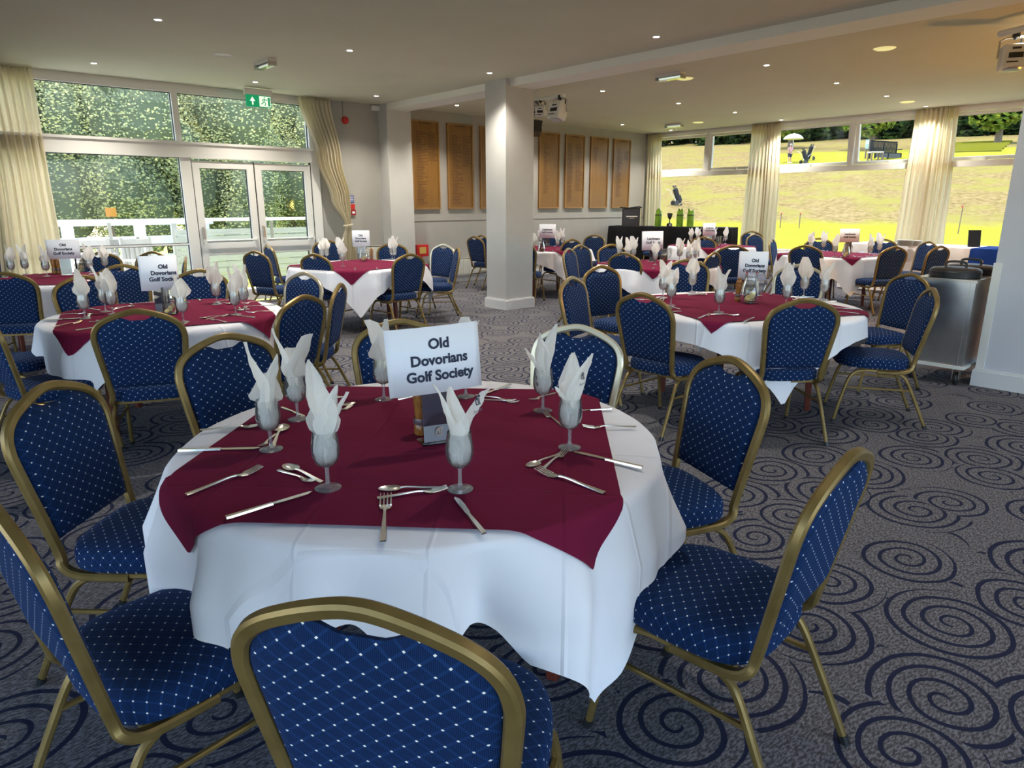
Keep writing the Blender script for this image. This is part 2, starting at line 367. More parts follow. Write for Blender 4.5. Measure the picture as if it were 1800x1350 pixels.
# walls behind the viewer, with wide windows that let the daylight in
boxo('wall_west', WA - .2, WA, SB, NB + .2, 0, .4, M['wall'])
boxo('wall_west_head', WA - .2, WA, SB, NB + .2, 2.8, CZ, M['wall'])
boxo('wall_west_pier', WA - .2, WA, 6.5, NB + .2, .4, 2.8, M['wall'])
boxo('wall_west_pier', WA - .2, WA, SB, -3.5, .4, 2.8, M['wall'])
boxo('wall_south', WA, EA, SB - .2, SB, 0, .4, M['wall'])
boxo('wall_south_head', WA, EA, SB - .2, SB, 2.8, CZ, M['wall'])
boxo('wall_south_pier', 5.5, EA, SB - .2, SB, .4, 2.8, M['wall'])
boxo('wall_south_pier', WA, -3.5, SB - .2, SB, .4, 2.8, M['wall'])

# engaged pillar on the north wall, column, right pillar, beam
p = boxo('pillar_north', 6.50, 6.98, 10.48, NB, 0, CZ, M['column'])
b = MB(); b.box(6.43, 6.95, 7.37, 7.80, .13, CZ); p = struct('column', b, M['column'])
b = MB(); b.box(6.405, 6.975, 7.345, 7.825, 0, .13); b.box(6.412, 6.968, 7.352, 7.818, .13, .145); struct('skirting', b, M['skirt'], p)
b = MB(); b.box(6.62, 7.05, -1.2, 1.57, .13, CZ); p = struct('pillar_east', b, M['pillar'])
b = MB(); b.box(6.595, 7.075, -1.2, 1.595, 0, .13); b.box(6.603, 7.067, -1.2, 1.587, .13, .145); struct('skirting', b, M['skirt'], p)
b = MB(); b.box(6.610, 6.62, 1.52, 1.58, .13, 1.02); struct('corner_guard', b, M['white'], p)
boxo('beam', 6.51, 6.92, SB, 10.52, 3.005, CZ, M['beam'])
b = MB(); b.box(5.34, 6.50, NB - .018, NB, 0, .13); struct('baseboard_north', b, M['skirt'])
b = MB(); b.box(6.98, EA, NB - .018, NB, 0, .13); struct('baseboard_north', b, M['skirt'])
boxo('baseboard_east', EA - .018, EA, -1.5, NB, 0, .13, M['skirt'])
b = MB(); b.box(7.0, EA, NB - .012, NB, 1.18, 1.195); struct('trim_1', b, M['wall'])

# ------------------------------------------------------------------ north glazing
W1 = bpy.data.objects.new('window_1', None); COL.objects.link(W1); W1['kind'] = 'structure'
def part(name, args, m, parent): return struct(name, MB().box(*args), m, parent)
y0, y1 = NB - .03, NB + .09
part('head_frame', (.98, 5.34, y0, y1, 2.98, 3.055), M['upvc'], W1)
part('side_frame', (.98, 1.06, y0, y1, 0, 2.98), M['upvc'], W1)
part('side_frame', (5.20, 5.34, y0, y1, 0, 2.98), M['upvc'], W1)
part('transom', (1.06, 5.20, NB - .07, NB + .12, 2.12, 2.32), M['upvc'], W1)
part('transom_ledge', (1.06, 5.22, NB - .10, NB - .03, 2.30, 2.335), M['upvc'], W1)
part('mullion', (3.20, 3.28, y0, y1, 2.32, 2.98), M['upvc'], W1)
part('mullion', (3.22, 3.36, y0, y1, 0, 2.12), M['upvc'], W1)
part('rail', (1.06, 3.22, y0 + .03, y1 - .03, .90, .925), M['upvc'], W1)
part('sill_frame', (1.06, 3.22, y0, y1, 0, .12), M['upvc'], W1)
def sealed(nm, x0, x1, z0, z1, par):
    e = .008; yy = NB + .02
    b = MB(); b.box(x0, x0 + e, yy, yy + .03, z0, z1); b.box(x1 - e, x1, yy, yy + .03, z0, z1); b.box(x0, x1, yy, yy + .03, z0, z0 + e); b.box(x0, x1, yy, yy + .03, z1 - e, z1)
    o = part('pane', (x0 + e, x1 - e, yy + .01, yy + .016, z0 + e, z1 - e), M['pane'], par); struct('seal', b, M['seal'], par if par.parent is None else par)
for x0, x1, z0, z1 in ((1.06, 3.20, 2.335, 2.98), (3.28, 5.20, 2.335, 2.98), (1.06, 3.22, .925, 2.12), (1.06, 3.22, .12, .90)): sealed('pane', x0, x1, z0, z1, W1)
def door(n, x0, x1, handle_x):
    D = bpy.data.objects.new(f'door_{n}', None); COL.objects.link(D); D['kind'] = 'structure'
    ya, yb = NB - .015, NB + .055; st = .10
    part('stile', (x0, x0 + st, ya, yb, .02, 2.085), M['upvc'], D); part('stile', (x1 - st, x1, ya, yb, .02, 2.085), M['upvc'], D)
    part('top_rail', (x0 + st, x1 - st, ya, yb, 1.985, 2.085), M['upvc'], D); part('middle_rail', (x0 + st, x1 - st, ya, yb, .74, .92), M['upvc'], D)
    part('bottom_rail', (x0 + st, x1 - st, ya, yb, .02, .17), M['upvc'], D)
    sealed('pane', x0 + st, x1 - st, .92, 1.985, D); sealed('pane', x0 + st, x1 - st, .17, .74, D)
    b = MB(); b.tube([(x0 + .05, ya - .06, .95), (x1 - .05, ya - .06, .95)], circ(.014)); b.box(x0 + .03, x0 + .07, ya - .075, ya, .925, .975); b.box(x1 - .07, x1 - .03, ya - .075, ya, .925, .975)
    struct('push_bar', b, M['white'], D, 35)
    h = MB().box(handle_x - .015, handle_x + .015, ya - .03, ya, .93, 1.15); h.box(handle_x - .010, handle_x + .010, ya - .055, ya - .03, .98, 1.13)
    struct('door_handle', h, M['chrome'], D)
    return D
door(1, 3.375, 4.265, 3.43); door(2, 4.285, 5.185, 4.335)
b = MB(); b.box(3.36, 3.372, NB - .012, NB + .05, 0, 2.12); b.box(5.188, 5.20, NB - .012, NB + .05, 0, 2.12); b.box(4.268, 4.282, NB - .008, NB + .05, 0, 2.1); struct('trim_2', b, M['seal'])

# ------------------------------------------------------------------ east windows
W2 = bpy.data.objects.new('window_2', None); COL.objects.link(W2); W2['kind'] = 'structure'
x0, x1 = EA - .03, EA + .09
part('head_frame', (x0, x1, -1.5, NB, 3.0, 3.06), M['upvc'], W2)
part('transom', (x0 - .02, x1, -1.5, NB, 2.10, 2.20), M['upvc'], W2)
part('sill_frame', (x0, x1, -1.5, NB, .5, .56), M['upvc'], W2)
part('window_sill', (EA - .16, EA + .02, -1.5, NB, .47, .50), M['upvc'], W2)
for yb_ in (10.72, 7.62, 4.55, 1.45, -1.5): part('mullion', (x0, x1, yb_ - .06, yb_ + .06, .56, 3.0), M['upvc'], W2)
for k, (ya, yb) in enumerate(((7.68, 10.66), (4.61, 7.56), (1.51, 4.49), (-1.44, 1.39))):
    part('pane', (EA + .02, EA + .026, ya, yb, .56, 2.10), M['pane'], W2)
    mid = (9.10, 5.95, 2.95, -.03)[k]
    part('mullion', (x0, x1, mid - .045, mid + .045, 2.20, 3.0), M['upvc'], W2)
    for j, (a, c) in enumerate(((ya, mid - .045), (mid + .045, yb))):
        S = bpy.data.objects.new('casement', None); COL.objects.link(S); S.parent = W2
        opened = k == 1 or k == 2
        ang = R(7) if opened else 0       # top-hung lights pushed open at the bottom
        S.location = (EA + .03, 0, 2.99); S.rotation_euler = (0, -ang, 0)
        t = .055; h = .78
        def sp(nm, args, m): part(nm, args, m, S)
        sp('frame', (-.03, .03, a, c, -t, 0), M['upvc']); sp('frame', (-.03, .03, a, c, -h, -h + t), M['upvc'])
        sp('frame', (-.03, .03, a, a + t, -h + t, -t), M['upvc']); sp('frame', (-.03, .03, c - t, c, -h + t, -t), M['upvc'])
        sp('pane', (-.003, .003, a + t, c - t, -h + t, -t), M['pane'])
        sp('latch', (-.07, -.03, (a + c) / 2 - .02, (a + c) / 2 + .02, -h - .01, -h + .05), M['white'])

# ------------------------------------------------------------------ curtains
def curtain(rows, along, base, n=90, folds=9, amp=.05, seed=1, label='', res=26):
    """rows: (z, a0, a1, amp factor); along 'x' hangs on y=base, 'y' hangs on x=base"""
    r_ = random.Random(seed); ph = [r_.uniform(0, 6.28) for _ in range(4)]; mb = MB(); o = []
    zs = []
    for i in range(len(rows) - 1):
        for j in range(res): zs.append((i, j / res))
    zs.append((len(rows) - 2, 1.0))
    for i, t in zs:
        tt = t * t * (3 - 2 * t); A, B = rows[i], rows[i + 1]; z, a0, a1, k = [A[q] + (B[q] - A[q]) * (t if q == 0 else tt) for q in range(4)]
        for j in range(n + 1):
            s = j / n; f = math.sin(2 * math.pi * folds * s + ph[0] + .6 * math.sin(3 * s + ph[1] + z)) + .45 * math.sin(2 * math.pi * folds * 1.9 * s + ph[2] + z * .7) + .3 * math.sin(2 * math.pi * 2.3 * s + ph[3] - z)
            d = base - .07 - amp * k * f * .55; a = a0 + (a1 - a0) * s
            o.append((a, d, z) if along == 'x' else (d, a, z))
    w_ = n + 1; fs = [(i * w_ + j, i * w_ + j + 1, (i + 1) * w_ + j + 1, (i + 1) * w_ + j) for i in range(len(zs) - 1) for j in range(n)]
    mb.add(o, fs); ob = obj('curtain', mb, mats=M['curtain'], smooth=80)
    s = ob.modifiers.new('s', 'SOLIDIFY'); s.thickness = .002
    return tag(ob, label, 'curtain', 'cream curtains')
curtain([(3.09, .98, 1.60, 1), (2.0, 1.0, 1.60, 1.1), (.05, .90, 1.62, 1.3)], 'x', NB - .03, folds=8, seed=3, label='cream voile curtain hanging straight beside the navy wall')
c = curtain([(3.09, 5.02, 5.56, 1), (2.2, 5.28, 5.70, 1.1), (1.55, 5.48, 5.82, 1.0), (1.14, 5.70, 5.80, .55), (.85, 5.62, 5.84, .8), (.25, 5.52, 5.92, 1.0)], 'x', NB - .05, folds=8, seed=5, label='cream voile curtain gathered and tied to the right of the french doors', res=14)
t = MB(); t.tube([(5.69 + .06 + .075 * math.cos(a), NB - .12 + .05 * math.sin(a), 1.14 + .01 * math.cos(a)) for a in [i * math.pi / 8 for i in range(17)]], circ(.014)); obj('tieback', t, c, mats=M['curtain'])
curtain([(3.09, 10.30, 10.72, 1), (1.5, 10.25, 10.72, 1.1), (.1, 10.22, 10.72, 1.2)], 'y', EA - .02, folds=6, seed=8, label='narrow cream curtain in the far corner beside the oak boards')
curtain([(3.09, 7.36, 8.02, 1), (1.5, 7.30, 8.05, 1.1), (.1, 7.26, 8.08, 1.2)], 'y', EA - .02, folds=9, seed=9, label='cream curtain between the first and second golf course windows')
curtain([(3.09, 4.20, 4.88, 1), (1.5, 4.14, 4.92, 1.1), (.1, 4.10, 4.95, 1.2)], 'y', EA - .02, folds=9, seed=10, label='cream curtain behind the stack of white plates')

# ------------------------------------------------------------------ ceiling fittings
lamp_mesh = None
for iy, yy in enumerate((9.85, 7.22, 4.62, 2.0, -.6)):
    for ix, xx in enumerate((2.12, 4.05, 6.03, 8.2, 10.1, 11.85, 13.55)):
        if yy == 9.85 and xx == 6.03: xx = 5.94
        if yy == 9.85 and xx == 8.2: xx = 7.5
        if yy < 0 and xx > 9: continue
        d = thing('downlight', f"small round lit downlight, {('first','second','third','fourth','fifth','sixth','seventh')[ix]} along its row, {('row nearest the oak boards','row through the white column','row over the round tables','row nearest the grey pillar', 'row over the viewpoint')[iy]}", 'light', (xx, yy, CZ), 0, 'recessed ceiling downlights')
        if lamp_mesh is None:
            rim = MB().lathe([(.030, -.002), (.032, -.008), (.044, -.006), (.048, 0)], 20, cap=False).mesh('bezel', M['white']); bulb = MB().lathe([(.0, -.006), (.024, -.006), (.031, -.003)], 16, cap=False).mesh('lamp', M['lamp']); lamp_mesh = (rim, bulb)
        obj('bezel', lamp_mesh[0], d); obj('lamp', lamp_mesh[1], d)
        nm = 'downlight beam' if yy > 4 else 'dim downlight beam'; ld = bpy.data.lights.get(nm) or bpy.data.lights.new(nm, 'SPOT'); ld.energy = 78 if yy > 4 else 24; ld.spot_size = R(120); ld.spot_blend = .8; ld.shadow_soft_size = .05; ld.color = (1, .93, .82)
        lo = bpy.data.objects.new('beam_source', ld); COL.objects.link(lo); lo.parent = d; lo.location = (0, 0, -.02)
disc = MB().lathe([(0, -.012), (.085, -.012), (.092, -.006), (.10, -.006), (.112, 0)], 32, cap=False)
for (u, v, l) in ((1204, 138, 'round yellow ceiling disc with added glow beside the emergency light'), (1227, 215, 'round yellow ceiling disc with added glow nearest the first golf window'), (1555, 85, 'largest round yellow ceiling disc with added glow, in the orange glow'), (1595, 179, 'round yellow ceiling disc with added glow near the curtain behind the plates')):
    p = at(u, v, CZ); s = thing('ceiling_disc', l, 'light', p, 0, 'round yellow ceiling discs'); obj('cover', disc.mesh('cover', M['cream']), s)  # flat discs carrying an added faint glow
p = at(393, 96, CZ); s = thing('ceiling_speaker', 'round ceiling speaker ring near the left glazing', 'speaker', p, 0)
obj('ring', MB().lathe([(.075, -.003), (.085, -.010), (.105, -.008), (.112, 0)], 32, cap=False), s, mats=M['white']); obj('cone', MB().lathe([(0, -.002), (.05, -.004), (.075, -.003)], 24, cap=False), s, mats=M['white'])
def emergency(u, v, l, rz=0):
    p = at(u, v, CZ - .03); s = thing('emergency_light', l, 'light', (p.x, p.y, CZ), rz, 'emergency light boxes on the ceiling')
    obj('housing', MB().box(-.20, .20, -.055, .055, -.035, 0), s, mats=M['white'], smooth=0)
    obj('cover', MB().box(-.19, .19, -.045, .045, -.075, -.035), s, mats=M['acrylic'], smooth=0)
    obj('end_cap', MB().box(-.205, -.19, -.05, .05, -.078, -.03), s, mats=M['chrome'], smooth=0); obj('end_cap', MB().box(.19, .205, -.05, .05, -.078, -.03), s, mats=M['chrome'], smooth=0)
    obj('tube', MB().tube([(-.17, 0, -.05), (.17, 0, -.05)], circ(.012)), s, mats=M['exitwhite'])
emergency(466, 112, 'grey emergency light box near the exit sign', R(90)); emergency(1178, 134, 'long emergency light box right of the spotlights', R(90)); emergency(1185, 220, 'emergency light box near the far corner', R(90))
# exit sign
p = at(446, 160, CZ); s = thing('exit_sign', 'green running man exit sign hanging above the french doors', 'sign', (4.28, 10.35, 0))
obj('housing', MB().box(-.20, .20, -.03, .03, 3.0, 3.08), s, mats=M['white'], smooth=0)
pl = obj('panel', MB().box(-.185, .185, -.006, .006, 2.84, 3.0), s, mats=M['exitgreen'], smooth=0)
obj('pale_field', MB().box(.01, .175, -.009, -.0065, 2.85, 2.99), s, mats=M['exitwhite'], smooth=0)
a = MB(); a.box(-.10, -.08, -.009, -.0065, 2.865, 2.94); a.add([(-.13, -.009, 2.915), (-.05, -.009, 2.915), (-.09, -.009, 2.975), (-.13, -.0065, 2.915), (-.05, -.0065, 2.915), (-.09, -.0065, 2.975)], [(0, 1, 2), (3, 5, 4), (0, 3, 4, 1), (1, 4, 5, 2), (2, 5, 3, 0)])
obj('arrow', a, s, mats=M['exitwhite'], smooth=0)
a = MB(); a.lathe([(0, -.011), (.011, 0), (0, .011)], 8, (.085, -.012, 2.972)); e = .008
for q in ([(.09, 2.955), (.075, 2.92)], [(.075, 2.92), (.10, 2.895), (.085, 2.865)], [(.075, 2.92), (.055, 2.895), (.03, 2.885)], [(.088, 2.95), (.115, 2.935), (.125, 2.95)], [(.088, 2.95), (.06, 2.945), (.05, 2.92)]):
    a.tube([(x, -.012, z) for x, z in q], circ(e / 1.3, 5))
a.box(.135, .165, -.0105, -.009, 2.86, 2.98)
obj('running_figure', a, s, mats=M['exitgreen'])
# fire bell, conduit, white box
s = thing('fire_sounder', 'round red fire sounder on the grey wall beside the tied curtain', 'alarm', (5.865, NB, 2.81))
obj('sounder', MB().lathe([(.058, 0), (.062, .02), (.05, .05), (.03, .065), (0, .07)], 24), s, mats=M['red'], rot=(R(90), 0, 0)); obj('conduit', MB().box(-.03, -.005, -.02, 0, .06, CZ - 2.81), s, mats=M['wall'], smooth=0)
tag(obj('alarm_sensor', MB().box(6.36, 6.50, NB - .06, NB, 3.0, 3.08), mats=M['white'], smooth=0), 'small white sensor box high in the pillar corner', 'sensor')
s = thing('fire_notice', 'blue and red fire extinguisher notices on the wall by the tied curtain', 'sign', (5.90, NB, 1.3))
obj('blue_panel', MB().box(-.04, .05, -.006, 0, .20, .32), s, mats=mat('notice blue', (.03, .06, .25), .5), smooth=0); obj('red_panel', MB().box(-.03, .06, -.006, 0, .10, .18), s, mats=M['red'], smooth=0); obj('red_box', MB().box(-.03, .06, -.03, 0, 0, .09), s, mats=mat('notice dark red', (.30, .01, .01), .5), smooth=0)
for j, z in enumerate((.225, .25, .275, .295)): obj('print_line', MB().box(-.03, .04, -.0075, -.0062, z, z + .008), s, mats=M['paper'], smooth=0)
obj('print_line', MB().box(-.01, .04, -.032, -.0302, .025, .06), s, mats=M['paper'], smooth=0)

# ------------------------------------------------------------------ honours boards
def board_mat():
    m = mat('board lettering', (.08, .03, .008), .5); uv = nd(m, 'ShaderNodeUVMap'); sp = nd(m, 'ShaderNodeSeparateXYZ'); lk(m, uv.outputs[0], sp.inputs[0])
    vv = math_n(m, 'FRACT', math_n(m, 'MULTIPLY', sp.outputs[1], 52)); row = math_n(m, 'FLOOR', math_n(m, 'MULTIPLY', sp.outputs[1], 52))
    cb = nd(m, 'ShaderNodeCombineXYZ'); lk(m, math_n(m, 'MULTIPLY', sp.outputs[0], 190), cb.inputs[0]); lk(m, math_n(m, 'MULTIPLY', row, 7.3), cb.inputs[1])
    n = noise_n(m, 1.0, 0, cb.outputs[0]); letters = math_n(m, 'MULTIPLY', math_n(m, 'GREATER_THAN', n.outputs[0], .42), math_n(m, 'LESS_THAN', vv, .62))
    cb2 = nd(m, 'ShaderNodeCombineXYZ'); lk(m, math_n(m, 'MULTIPLY', row, 3.1), cb2.inputs[0]); at2 = nd(m, 'ShaderNodeAttribute', attribute_name='len'); n2 = noise_n(m, 1, 0, cb2.outputs[0])
    al = letters
    tr = nd(m, 'ShaderNodeBsdfTransparent'); x = nd(m, 'ShaderNodeMixShader'); lk(m, al, x.inputs[0]); lk(m, tr.outputs[0], x.inputs[1]); lk(m, bs(m).outputs[0], x.inputs[2]); lk(m, x.outputs[0], m.node_tree.nodes['Material Output'].inputs[0])
    return m
BM_ = mat('board lettering', (.09, .032, .010), .6)
def letters(cols, w, h, seed):
    """rows of small painted words, too small to read"""
    r_ = random.Random(seed); mb = MB()
    for (xa, z1, z0, mn, mx) in cols:
        z = z1
        while z > z0:
            x = xa; end = xa + r_.uniform(mn, mx)
            while x < end:
                l = r_.uniform(.010, .028); mb.add([(x, 0, z), (x + l, 0, z), (x + l, 0, z + .0115), (x, 0, z + .0115)], [(0, 1, 2, 3)]); x += l + .006
            z -= .0265
    return mb
xs = [720, 777, 829, None, 964.4, 1005, 1043, 1080]; xe = [772, 824, None, 959, 998, 1037, 1074, 1110]
lefts = [7.13, 7.92, 8.70, 9.48, 10.27, 11.05, 11.85, 12.63]
layouts = [[(.10, 1.28, .03, .10, .24), (.36, 1.28, .78, .12, .20)], [(.10, 1.26, .03, .10, .26), (.36, 1.26, .72, .12, .20)], [(.14, 1.26, .03, .10, .22), (.38, 1.26, .55, .10, .18)], [(.08, 1.28, .03, .12, .22)],
           [(.13, 1.26, .25, .06, .15)], [(.07, 1.28, .08, .10, .16), (.33, 1.28, .30, .12, .2)], [(.10, 1.26, .95, .08, .16)], [(.12, 1.26, .2, .08, .18), (.38, 1.22, 1.02, .12, .16)]]
names = ['with two columns of names, beside the north pillar', 'with two columns of names, second from the north pillar', 'partly hidden by the left side of the white column', 'hidden mostly behind the white column', 'with one narrow column of names, just right of the white column', 'fully covered by two long columns of names', 'with only a few names at its top', 'with names, nearest the far corner curtain']
bw, bh = .60, 1.53
for i, x in enumerate(lefts):
    t = thing('honours_board', f'tall oak honours board {names[i]}', 'board', (x, NB, 1.39), 0, 'oak honours boards on the far wall')
    obj('panel', MB().box(.02, bw - .02, -.03, 0, .02, bh - .02), t, mats=M['oak'], smooth=0)
    for nm, a in (('frame_edge', (0, .028, -.045, 0, 0, bh)), ('frame_edge', (bw - .028, bw, -.045, 0, 0, bh)), ('frame_edge', (.028, bw - .028, -.045, 0, 0, .028)), ('frame_edge', (.028, bw - .028, -.045, 0, bh - .028, bh))):
        obj(nm, MB().box(*a), t, mats=M['oakedge'], smooth=0)
    L = letters(layouts[i], bw, bh, i); hx = .18
    L.add([(hx, 0, bh - .10), (hx + .24, 0, bh - .10), (hx + .24, 0, bh - .075), (hx, 0, bh - .075)], [(0, 1, 2, 3)])
    o = obj('lettering', L, t, (0, -.0315, .05), mats=BM_, smooth=0); o['kind'] = 'stuff'

# ------------------------------------------------------------------ radiators, red fire point
def radiator(x0, x1, z0, z1, l):
    t = thing('radiator', l, 'radiator', ((x0 + x1) / 2, NB, 0)); hx = (x1 - x0) / 2
    b = MB(); b.box(-hx, hx, -.10, -.075, z0, z1); n = int((x1 - x0) / .05)
    for i in range(n): xx = -hx + (i + .5) * (x1 - x0) / n; b.box(xx - .015, xx + .015, -.112, -.098, z0 + .03, z1 - .03)
    obj('panel', b, t, mats=M['radiator'], smooth=0); obj('top_grille', MB().box(-hx, hx, -.10, -.02, z1 - .012, z1 + .004), t, mats=M['radiator'], smooth=0)
    obj('pipe', MB().tube([(-hx - .04, -.06, 0), (-hx - .04, -.06, z0 + .06), (-hx, -.06, z0 + .06)], circ(.009)), t, mats=M['radiator']); obj('bracket', MB().box(-hx + .1, hx - .1, -.075, -.001, z0 + .1, z0 + .14), t, mats=M['radiator'], smooth=0)
radiator(6.0, 6.42, .18, .77, 'short white radiator beside the north pillar'); radiator(7.45, 9.0, .14, .46, 'long low white radiator under the oak boards')
t = thing('fire_point', 'red fire point box on a red stand beside the north pillar', 'fire box', (7.20, NB - .12, 0))
obj('stand', MB().box(-.13, .13, -.10, .10, 0, .05).box(-.03, .03, .0, .04, .05, .55), t, mats=M['red'], smooth=0); obj('box', MB().box(-.13, .13, -.06, .06, .55, .76), t, mats=M['red'], smooth=0)
obj('front_glass', MB().box(-.07, .07, -.066, -.061, .60, .72), t, mats=mat('brass plate', (.55, .38, .10), .4), smooth=0)

# ------------------------------------------------------------------ stage spotlights
def spot_rig(name_l, u, v, x_len, heads, seed):
    pass
def par_can(l, pos, rz, tilt, s=1.0, m=None):
    t = thing('stage_spotlight', l, 'spotlight', pos, rz, 'stage spotlights on the ceiling bars'); m = m or M['white']
    h = bpy.data.objects.new('head', MB().box(-.09 * s, .09 * s, -.07 * s, .07 * s, -.24 * s, -.06 * s).mesh('head', m, 0)); COL.objects.link(h); h.parent = t; h.rotation_euler = (tilt, 0, 0)
    bv = h.modifiers.new('b', 'BEVEL'); bv.width = .012
    obj('label_plate', MB().box(-.05 * s, .05 * s, -.074 * s, -.071 * s, -.17 * s, -.13 * s).box(-.06 * s, .02 * s, -.074 * s, -.071 * s, -.205 * s, -.195 * s).box(-.03 * s, .03 * s, -.074 * s, -.071 * s, -.105 * s, -.09 * s), t, mats=M['black'], smooth=0, rot=(tilt, 0, 0))
    obj('yoke', MB().tube([(-.105 * s, 0, -.15 * s), (-.105 * s, 0, -.02 * s), (-.06 * s, 0, 0), (.06 * s, 0, 0), (.105 * s, 0, -.02 * s), (.105 * s, 0, -.15 * s)], circ(.008 * s, 6)), t, mats=M['chrome'])
    obj('clamp', MB().lathe([(.012 * s, -.02), (.028 * s, .0), (.028 * s, .05)], 10), t, mats=M['black']); obj('cable', MB().tube(catmull([(.02, .02, .04), (.06, .05, -.02), (.03, .06, -.09), (.0, .07, -.12)], 4), circ(.009, 6)), t, mats=M['black'])
    obj('lens', MB().lathe([(.0, -.252 * s), (.06 * s, -.25 * s), (.07 * s, -.24 * s)], 16), t, mats=M['chrome'], rot=(tilt, 0, 0))
s = thing('lighting_bar', 'white ceiling bar carrying stage spotlights behind the column', 'lighting bar', (7.75, 8.05, 2.97))
q0 = at(925, 178, 2.97); q1 = at(992, 168, 2.97)
s.location = (0, 0, 0); obj('bar', MB().tube([q0, q1], circ(.026, 12)), s, mats=M['white']); qm = q0.lerp(q1, .3); obj('ceiling_mount', MB().tube([qm, (qm.x, qm.y, CZ)], circ(.015)), s, mats=M['white'])
for u, v, z, l, sc_, rz, ti in ((944, 172, 2.97, 'grey stage spotlight nearest the column on the bar', .8, .5, .5), (951, 188, 2.93, 'white boxy stage spotlight in the middle of the bar', .85, -.3, .25), (985, 176, 2.96, 'white stage spotlight with a yoke at the end of the bar', 1.25, -.8, -.3)):
    q = q0.lerp(q1, (u - 925) / 67); par_can(l, (q.x, q.y, q.z - .035), rz + R(-40), ti, sc_)
t = thing('wall_speaker', 'black box speaker hanging behind the column', 'speaker', at(937, 213, 2.86), R(-20))
obj('cabinet', MB().add([(-.10, -.08, -.26), (.10, -.08, -.26), (.10, .10, -.22), (-.10, .10, -.22), (-.13, -.12, 0), (.13, -.12, 0), (.13, .10, .04), (-.13, .10, .04)], [(0, 1, 2, 3), (4, 7, 6, 5), (0, 4, 5, 1), (1, 5, 6, 2), (2, 6, 7, 3), (3, 7, 4, 0)]), t, mats=M['black'], smooth=0)
obj('bracket', MB().tube([(0, 0, .03), (0, .05, .1), (0, .1, .24)], circ(.012)), t, mats=M['black']); obj('grille', MB().box(-.10, .10, -.128, -.118, -.2, -.02), t, mats=M['seal'], smooth=0, rot=(R(-8), 0, 0))
s = thing('lighting_bar', 'white ceiling bar carrying the spotlight above the grey pillar', 'lighting bar', (0, 0, 0)); q0 = at(1757, 60, 3.0); q1 = at(1830, 42, 3.0)
obj('bar', MB().tube([q0, q1], circ(.028, 12)), s, mats=M['white']); obj('ceiling_mount', MB().tube([q1, (q1.x, q1.y, CZ)], circ(.015)), s, mats=M['white'])
par_can('large white stage spotlight hanging above the grey pillar', at(1786, 66, 2.97), R(-62), -.1, 1.15)

